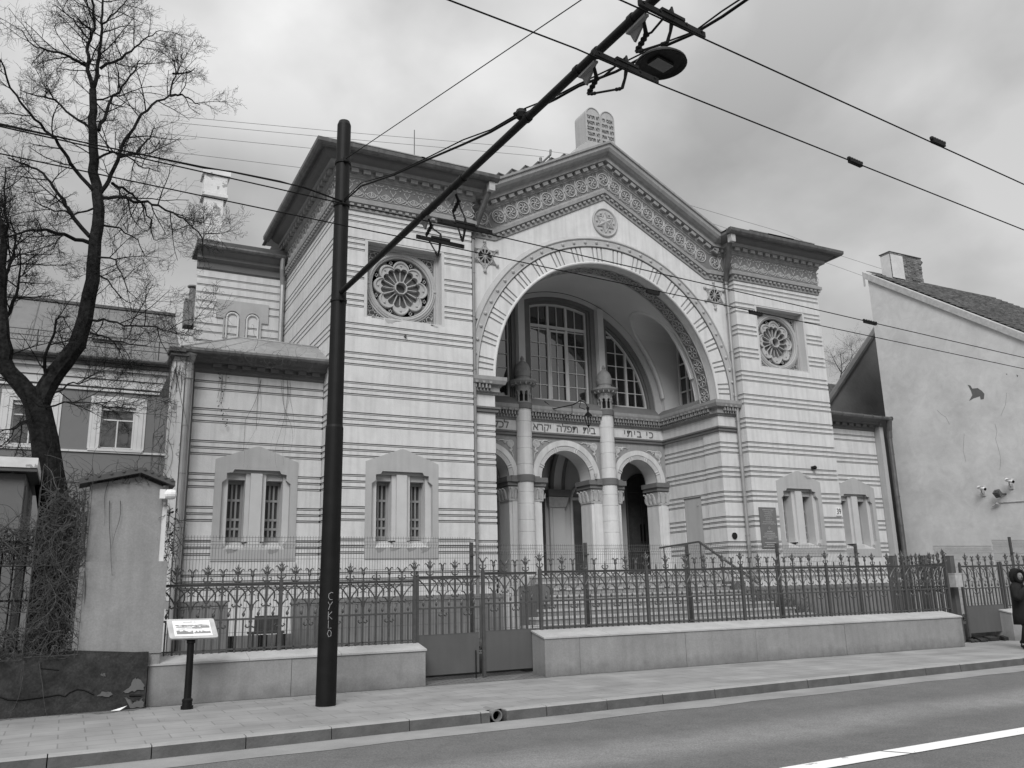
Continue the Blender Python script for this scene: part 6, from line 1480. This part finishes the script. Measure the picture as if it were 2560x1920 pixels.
# cameras and floodlight on the wall
def dome(px, py, nm, lb, cat, big=1.0):
    p = at(px, py, 'x', X0-.25); r_ = thing(nm, lb, cat, tuple(p)); b = MB(); d = Vector((-.35, -.9, -.30)).normalized(); q = p+d*.0
    b.tube([q-d*.16*big, q+d*.16*big], .055*big, 12); b.box(q.x-.06, q.x+.06, q.y-.1, q.y+.1, q.z+.05, q.z+.06); b.build('housing', 'white', r_)
    b = MB(); b.lathe([(.001, 0), (.045, 0)], (0, 0, 0), 10); b.v = [(q+d*.165*big+Vector((v[0], v[2], v[1]))) for v in b.v]; b.tube([q+d*.16, q+d*.168], .046, 12); b.build('lens', 'black', r_)
    b = MB(); b.tube([q-d*.05+Vector((0, 0, -.04)), q+Vector((.12, .10, -.14)), (X0, q.y+.14, q.z-.16)], .02, 6); b.box(X0-.03, X0, q.y+.06, q.y+.20, q.z-.24, q.z-.08); b.build('bracket', 'bracket', r_)
c4x = lambda x, y: (2100+x*.20796, 1180+y*.20796)
dome(*c4x(1705, 195), 'security_camera', 'white security camera on the gable wall, lower and left of its twin', 'security camera'); dome(*c4x(2040, 105), 'security_camera', 'white security camera on the gable wall, higher and nearer the right edge', 'security camera')
p = at(*c4x(1895, 260), 'x', X0-.2); fr = thing('floodlight', 'grey square floodlight between the two white cameras', 'floodlight', tuple(p))
b = MB(); b.obox(p, (.03, -.02, .05), (.05, .12, .0), (.05, -.02, -.08)); b.tube([p, (X0, p.y-.15, p.z-.02)], .03, 6); b.build('housing', 'gutter', fr); b = MB(); b.obox(p+Vector((-.06, -.02, -.0)), (.005, 0, .0), (.03, .09, .0), (.02, 0, -.07)); b.build('lens', 'glass2', fr)
p = at(*c4x(1860, 395), 'x', X0-.08); b = MB(); b.tube([p+Vector((0, .08, -.03)), p+Vector((0, -.14, .02))], .028, 8); b.ball(p+Vector((-.03, -.10, .03)), .045, 8); tag(b.build('small_camera', 'bracket'), 'small pale camera low on the gable wall at the start of the conduit', 'security camera')
q0, q1 = at(*c4x(1880, 372), 'x', X0-.02), at(*c4x(2212, 350), 'x', X0-.02); b = MB(); b.tube([q0, q1, ext(q0, q1, 2)], .012, 6); tag(b.build('conduit', 'bracket'), 'thin conduit running along the gable wall below the cameras', 'conduit')
# darker house behind
oh = thing('old_house', 'old dark rendered gable half hidden between the right tower and the pale house', 'house', (16, 5, 0)); Y = 4.0
b = MB(); pa, pb_ = at(1750+680*.4821, 500+1030*.4821, 'y', Y), at(1750+902*.4821, 500+692*.4821, 'y', Y); sl2 = (pb_.z-pa.z)/(pb_.x-pa.x)
b.plate([(pa.x-.8, 0), (20, 0), (20, pa.z+sl2*(20-pa.x)), (pa.x-.8, pa.z-.8*sl2)], [], Y, Y+.3); b.build('wall', 'tri', oh)
b = MB(); b.bar((pa.x-.9, Y-.05, pa.z-.9*sl2+.06), (20, Y-.05, pa.z+sl2*(20-pa.x)+.06), .22, .10); b.build('roof', 'roofdark', oh)
p = at(1750+670*.4821, 500+952*.4821, 'y', 9); q = at(1750+720*.4821, 500+945*.4821, 'y', 9); b = MB(); b.box(p.x-.6, q.x+.2, 9, 9.5, p.z-2, p.z); b.build('rear_roof', 'tile', oh)

# ================================================================== BUILDINGS ACROSS THE STREET (seen only in reflections)
ob = thing('opposite_building', 'plain three storey building across the street behind the viewer', 'building', (0, -29, 0))
b = MB()
for (a, c, d, e_) in minus(-40, 40, 0, 9.5, [(x, x+1.1, z, z+1.7) for x in range(-38, 38, 3) for z in (1.2, 4.4, 7.2)]): b.box(a, c, -30, -29.6, d, e_)
b.box(-40, 40, -40, -30.2, 0, 9.4); b.build('wall', 'nbt', ob)

# ================================================================== TREES
def grow(b, p, d, ln, r, lvl, up=.06, kink=.125):
    n_ = 5 if lvl < 2 else 4; pts = [p.copy()]; dirs_ = []
    for i in range(n_):
        d = (d+Vector((random.gauss(0, kink), random.gauss(0, kink), random.gauss(up, kink)))).normalized(); p = p+d*(ln/n_); pts.append(p.copy()); dirs_.append(d.copy())
    r1 = r*.4; b.tube(pts, [r+(r1-r)*i/n_ for i in range(n_+1)], 5 if lvl == 0 else (4 if lvl == 1 else 3), cap=False)
    if lvl >= 3: return
    k = (8, 6, 4)[lvl]
    for j in range(k):
        t = (j+1)/k*.95; i = min(n_-1, int(t*n_)); f_ = t*n_-i; q = pts[i].lerp(pts[min(i+1, n_)], min(1, f_)); dd = dirs_[i]
        sd = Vector((random.gauss(0, 1), random.gauss(0, 1), random.gauss(0, .8))); sd = (sd-dd*sd.dot(dd)).normalized()
        grow(b, q, (dd*.62+sd*.72).normalized(), ln*random.uniform(.40, .68)*(1.15-.45*t), max(.0032, r*(1-.6*t)*.55), lvl+1, up, kink)
def tree(label, limbs, Yp, trunk_pts, seed, rtr, spawn=1.0, up=.04, tl=1.1):
    random.seed(seed); tr = thing('bare_tree', label, 'tree', tuple(at(*trunk_pts[0], 'y', Yp)))
    b = MB(); P = [at(x, y, 'y', Yp) for x, y in trunk_pts]; b.tube(P, rtr, 12)
    g_ = P[0].copy(); g_.z = -.05; b.tube([g_+Vector((.05, 0, 0)), g_+Vector((.03, 0, .5)), P[0]], [rtr[0]*1.5, rtr[0]*1.15, rtr[0]], 12)
    cr_ = MB()
    for pts, ra, rb, dy_, den in limbs:
        n_ = len(pts); Q = []
        for i, (x, y) in enumerate(pts): Q.append(at(x, y, 'y', Yp+dy_*i/(n_-1)))
        S_ = []     # smooth with small kinks
        for i in range(n_-1):
            for q in range(3): f_ = q/3; v = Q[i].lerp(Q[i+1], f_); S_.append(v+Vector((random.gauss(0, .02), random.gauss(0, .02), random.gauss(0, .02))) if q else v)
        S_.append(Q[-1]); m_ = len(S_)-1
        tgt = b if ra > .05 else cr_
        tgt.tube(S_, [ra+(rb-ra)*(i/m_)**.9 for i in range(m_+1)], 9 if ra > .08 else 6, cap=False)
        tot = sum((S_[i+1]-S_[i]).length for i in range(m_)); cnt = int(tot*den*spawn*.78)
        for c in range(cnt):
            t = (.12+.88*(c+random.random())/cnt); i = min(m_-1, int(t*m_)); q = S_[i].lerp(S_[i+1], t*m_-i); dd = (S_[i+1]-S_[i]).normalized(); sd = Vector((random.gauss(0, 1), random.gauss(0, .8), random.gauss(0, .8))); sd = (sd-dd*sd.dot(dd)).normalized()
            rr = (ra+(rb-ra)*t); grow(cr_, q, (dd*.5+sd*.85).normalized(), tl*random.uniform(.55, 1.25)*(1-.3*t), min(.017, rr*.4+.004), 1 if random.random() < .6 else 0, up)
    b.build('trunk', 'bark', tr); cr_.build('crown', 'bark', tr); return tr
L1 = []
L1.append(([(95, 1020), (140, 930), (195, 860), (212, 800), (232, 700), (238, 600), (243, 485), (236, 401), (230, 300), (232, 224)], .20, .075, 0, .9))
L1.append(([(232, 224), (219, 177), (222, 140), (226, 100), (236, 55), (230, 0), (222, -60)], .055, .02, -.4, 5.5))
L1.append(([(232, 224), (243, 186), (249, 140), (251, 118), (253, 51), (257, 0), (262, -60)], .055, .02, .5, 5.5))
L1.append(([(95, 1020), (60, 970), (20, 925), (8, 850), (2, 760), (8, 690), (10, 620), (-4, 540), (-14, 470)], .20, .03, -.5, 3.0))
L1.append(([(243, 492), (272, 452), (295, 400), (312, 350), (345, 300), (380, 262), (425, 238), (440, 190), (436, 150)], .050, .012, -1.2, 4))
L1.append(([(425, 240), (455, 236), (480, 250), (500, 262)], .03, .008, -.3, 6)); L1.append(([(432, 184), (470, 182), (488, 170)], .025, .008, .2, 6))
L1.append(([(300, 392), (340, 385), (368, 350), (386, 318)], .04, .010, .8, 5))
L1.append(([(243, 488), (186, 422), (160, 380), (139, 346), (101, 308), (63, 270), (25, 219), (11, 169), (0, 150)], .042, .014, -1.5, 3.6))
L1.append(([(224, 591), (169, 519), (150, 490), (127, 456), (91, 422), (60, 410), (20, 395)], .05, .015, 1.2, 3.8))
L1.append(([(252, 494), (309, 493), (345, 505), (380, 512), (434, 532), (472, 559), (505, 595), (507, 640)], .04, .010, -2.0, 5))
L1.append(([(247, 326), (266, 282), (277, 250), (304, 217), (336, 179), (350, 150)], .045, .012, 1.0, 5))
L1.append(([(250, 172), (304, 146), (336, 119), (369, 92), (401, 76)], .035, .008, -.8, 6))
L1.append(([(280, 458), (320, 480), (353, 505), (380, 550), (385, 600)], .035, .010, 1.5, 5))
L1.append(([(224, 607), (170, 590), (127, 578), (84, 574), (25, 591), (0, 590)], .045, .015, -1.0, 4.5))
L1.append(([(226, 320), (181, 290), (139, 250), (95, 240), (50, 225)], .035, .010, 1.2, 4.5))
L1.append(([(216, 165), (169, 139), (118, 126), (84, 114), (55, 76)], .035, .008, -1.0, 5))
L1.append(([(224, 100), (190, 60), (160, 30), (130, 10)], .025, .008, .8, 5)); L1.append(([(255, 60), (285, 35), (310, 10), (330, -20)], .025, .008, -.8, 5))
L1.append(([(236, 400), (280, 380), (320, 392), (360, 420), (400, 430)], .03, .008, -1.6, 5))
L1.append(([(240, 640), (290, 650), (310, 700), (325, 760)], .025, .006, -1, 5)); L1.append(([(235, 680), (270, 700), (300, 740), (330, 760)], .022, .006, 1, 5))
L1.append(([(226, 800), (271, 803), (331, 814), (392, 817), (437, 833), (470, 835)], .028, .007, -1.8, 5)); L1.append(([(226, 832), (271, 845), (320, 860), (370, 865)], .024, .006, -.6, 5))
L1.append(([(110, 960), (112, 890), (140, 800), (175, 790)], .04, .012, -1, 4)); L1.append(([(90, 1030), (160, 1005), (250, 1010), (290, 1030)], .022, .006, -1.5, 4.5)); L1.append(([(90, 1040), (40, 1070), (0, 1075)], .03, .01, -1.5, 5))
L1.append(([(130, 990), (170, 960), (210, 955), (260, 940)], .022, .006, -.8, 4)); L1.append(([(10, 800), (40, 740), (48, 690), (50, 620)], .04, .012, .5, 7)); L1.append(([(8, 700), (35, 640), (40, 590), (25, 540)], .04, .01, .6, 8)); L1.append(([(0, 640), (20, 560), (10, 470), (15, 420)], .04, .012, .3, 6))
L1.append(([(232, 250), (300, 240), (340, 225), (380, 215)], .022, .006, .9, 5)); L1.append(([(240, 560), (300, 570), (345, 600), (360, 660)], .025, .006, .9, 5)); L1.append(([(236, 520), (180, 540), (120, 520), (80, 500)], .025, .008, -.8, 5))
tree('large bare forked tree with dense twigs in front of the neighbour house at the left', L1, -1.0, [(140, 1290), (122, 1180), (112, 1100), (95, 1020)], 5, [.30, .27, .25, .24])
tree('small pale bare tree far behind the right tower', [([(2100, 960), (2105, 920), (2100, 880)], .05, .015, 0, 3), ([(2102, 930), (2085, 900), (2075, 880)], .03, .01, .3, 3), ([(2103, 935), (2125, 905), (2135, 880)], .03, .01, -.3, 3), ([(2120, 960), (2150, 900), (2160, 870)], .03, .01, -.3, 3)], 22, [(2105, 1200), (2100, 960)], 8, [.15, .1], tl=2.6)

# ================================================================== PERSON
def skin_body(name, joints, edges, parent, m):
    me = bpy.data.meshes.new(name); keys = list(joints); o_ = OFF[parent.name] if parent else Vector((0, 0, 0))
    me.from_pydata([Vector(joints[k][0])-o_ for k in keys], [(keys.index(a), keys.index(c)) for a, c in edges], []); ob = bpy.data.objects.new(name, me); col.objects.link(ob)
    if parent: ob.parent = parent
    md = ob.modifiers.new('Skin', 'SKIN'); sv = me.skin_vertices[0].data
    for i, k in enumerate(keys): r_ = joints[k][1]; sv[i].radius = (r_, r_) if not isinstance(r_, tuple) else r_
    sv[0].use_root = True; ss = ob.modifiers.new('Sub', 'SUBSURF'); ss.levels = ss.render_levels = 2; me.materials.append(M[m]); return ob
pr = thing('person', 'person in long black hooded coat at the right edge, hand raised to the chin', 'person', (5.15, -7.75, 0))
J = {'pel': ((5.18, -7.75, .90), (.15, .12)), 'sp': ((5.18, -7.75, 1.12), (.14, .11)), 'ch': ((5.17, -7.76, 1.30), (.17, .12)), 'nk': ((5.14, -7.78, 1.44), .055), 'hd': ((5.11, -7.82, 1.56), (.085, .10)), 'ht': ((5.11, -7.81, 1.64), (.07, .08)),
     's1': ((5.00, -7.80, 1.36), .065), 'e1': ((4.80, -7.92, 1.13), .05), 'w1': ((5.01, -8.02, 1.32), .034), 's2': ((5.36, -7.72, 1.36), .065), 'e2': ((5.46, -7.70, 1.08), .05), 'w2': ((5.42, -7.86, .86), .034),
     'h1': ((5.10, -7.76, .86), .10), 'k1': ((5.02, -7.88, .50), .065), 'a1': ((4.95, -7.80, .10), .042), 't1': ((4.86, -7.92, .045), .036), 'h2': ((5.27, -7.74, .86), .10), 'k2': ((5.30, -7.70, .50), .065), 'a2': ((5.40, -7.52, .14), .042), 't2': ((5.36, -7.62, .05), .036)}
E_ = [('pel', 'sp'), ('sp', 'ch'), ('ch', 'nk'), ('nk', 'hd'), ('hd', 'ht'), ('ch', 's1'), ('s1', 'e1'), ('e1', 'w1'), ('ch', 's2'), ('s2', 'e2'), ('e2', 'w2'), ('pel', 'h1'), ('h1', 'k1'), ('k1', 'a1'), ('a1', 't1'), ('pel', 'h2'), ('h2', 'k2'), ('k2', 'a2'), ('a2', 't2')]
skin_body('body', J, E_, pr, 'skin')
def loft(b, rings, n=20):
    P = []
    for (cx0, cy0, z, rx, ry) in rings:
        for i in range(n): a = 2*math.pi*i/n; P.append((cx0+rx*math.cos(a)*(1+.03*math.sin(5*a+z*9)), cy0+ry*math.sin(a)*(1+.03*math.sin(4*a+z*7)), z))
    fs = [(r_*n+i, r_*n+(i+1) % n, (r_+1)*n+(i+1) % n, (r_+1)*n+i) for r_ in range(len(rings)-1) for i in range(n)]
    fs += [tuple(range(n))[::-1], tuple((len(rings)-1)*n+i for i in range(n))]; b.idx(P, fs)
b = MB(); loft(b, [(5.17, -7.77, .52, .27, .21), (5.17, -7.77, .75, .25, .20), (5.18, -7.76, 1.0, .215, .175), (5.18, -7.76, 1.2, .22, .175), (5.17, -7.76, 1.34, .235, .16), (5.16, -7.77, 1.42, .17, .13), (5.14, -7.78, 1.47, .09, .09)])
b.tube([(5.02, -7.79, 1.36), (4.90, -7.86, 1.24), (4.78, -7.92, 1.10), (4.80, -7.94, 1.08), (4.90, -7.98, 1.20), (5.00, -8.02, 1.30)], [.10, .09, .075, .075, .07, .055], 14)
b.tube([(5.33, -7.73, 1.36), (5.43, -7.71, 1.2), (5.47, -7.70, 1.05), (5.43, -7.84, .88)], [.10, .09, .075, .055], 14)
b.build('coat', 'cloth', pr, smooth=True)
b = MB(); b.lathe([(.001, .155), (.08, .135), (.125, .06), (.14, -.03), (.13, -.11), (.11, -.17)], (5.12, -7.76, 1.60), 18, cap=False); ho = b.build('hood', 'cloth', pr, smooth=True)
b = MB(); fc = Vector((-.35, -.94, 0)); sdv = Vector((.94, -.35, 0)); hc = Vector((5.11, -7.80, 1.57))
b.tube([hc+fc*.085+sdv*.105*math.cos(t*math.pi/10)+Vector((0, 0, .125*math.sin(t*math.pi/10))) for t in range(21)], .035, 8); b.build('fur_trim', 'fur', ho)
b = MB()      # trousers and shoes
b.tube([(5.11, -7.76, .62), (5.02, -7.88, .48), (4.96, -7.81, .12)], [.095, .075, .055], 12); b.tube([(5.27, -7.74, .62), (5.30, -7.70, .48), (5.40, -7.53, .14)], [.095, .075, .055], 12); b.build('trousers', 'cloth', pr, smooth=True)
b = MB()
for (ax_, ay, az, tx, ty, tz) in ((4.96, -7.80, .06, 4.83, -7.97, .03), (5.41, -7.50, .10, 5.34, -7.68, .03)): b.tube([(ax_+.02, ay+.04, az+.02), (ax_, ay, az), ((ax_+tx)/2, (ay+ty)/2, tz+.03), (tx, ty, tz)], [.05, .055, .05, .03], 10)
b.build('shoes', 'cloth', pr, smooth=True)
b = MB(); hf = hc+fc*.07       # face details
b.lathe([(.001, .085), (.045, .07), (.068, .02), (.066, -.03), (.045, -.085), (.001, -.10)], hf+Vector((0, 0, -.005)), 14, cap=False); b.tube([hf+fc*.06+Vector((0, 0, .02)), hf+fc*.088+Vector((0, 0, -.02)), hf+fc*.066+Vector((0, 0, -.028))], [.008, .013, .008], 6)
fo_ = b.build('face', 'skin', pr, smooth=True); b = MB()
for s_ in (-1, 1): b.ball(hf+fc*.06+sdv*.028*s_+Vector((0, 0, .02)), .009, 6)
b.tube([hf+fc*.063+sdv*(-.022)+Vector((0, 0, -.052)), hf+fc*.067+Vector((0, 0, -.054)), hf+fc*.063+sdv*.022+Vector((0, 0, -.052))], .004, 5); b.build('eyes_and_mouth', 'cloth', fo_)
b = MB()      # raised hand: palm, four curled fingers and thumb
w0 = Vector((5.02, -8.03, 1.33)); U_ = Vector((.35, .25, .9)).normalized(); Vv = Vector((.85, -.35, -.2)).normalized(); Nn_ = U_.cross(Vv).normalized()
b.tube([w0, w0+U_*.04, w0+U_*.085], [.024, .034, .036], 10)
for i in range(4):
    q = w0+U_*.08+Vv*(-.03+.02*i); l_ = (.055, .066, .062, .048)[i]; b.tube([q, q+U_*l_*.45, q+U_*l_*.7+Nn_*.025, q+U_*l_*.55+Nn_*.045], [.0095, .009, .0085, .007], 6)
q = w0+U_*.03-Vv*.03; b.tube([q, q-Vv*.02+U_*.025+Nn_*.01, q-Vv*.012+U_*.055+Nn_*.02], [.012, .011, .009], 6)
b.build('hand', 'skin', pr, smooth=True)

# repeats share a group
GR = {'wire_hanger': 'hangers carrying the trolleybus wires', 'wire_clip': 'dark clips on the trolleybus wires', 'distant_wire': 'thin distant wires in the sky', 'pedestal_wall': 'clad pedestal walls along the pavement',
      'iron_gate_leaf': 'iron gate leaves with sheet steel bottoms', 'iron_fence': 'ornate iron fences around the yard', 'square_post': 'square steel gateposts', 'security_camera': 'white security cameras on the gable wall', 'bare_shrub': 'bare shrubs beside the steps', 'dry_creeper': 'dry creepers at the left', 'bare_tree': 'bare trees'}
for o in list(scene.objects):
    k = o.name.split('.')[0]
    if o.parent is None and k in GR: o['group'] = GR[k]
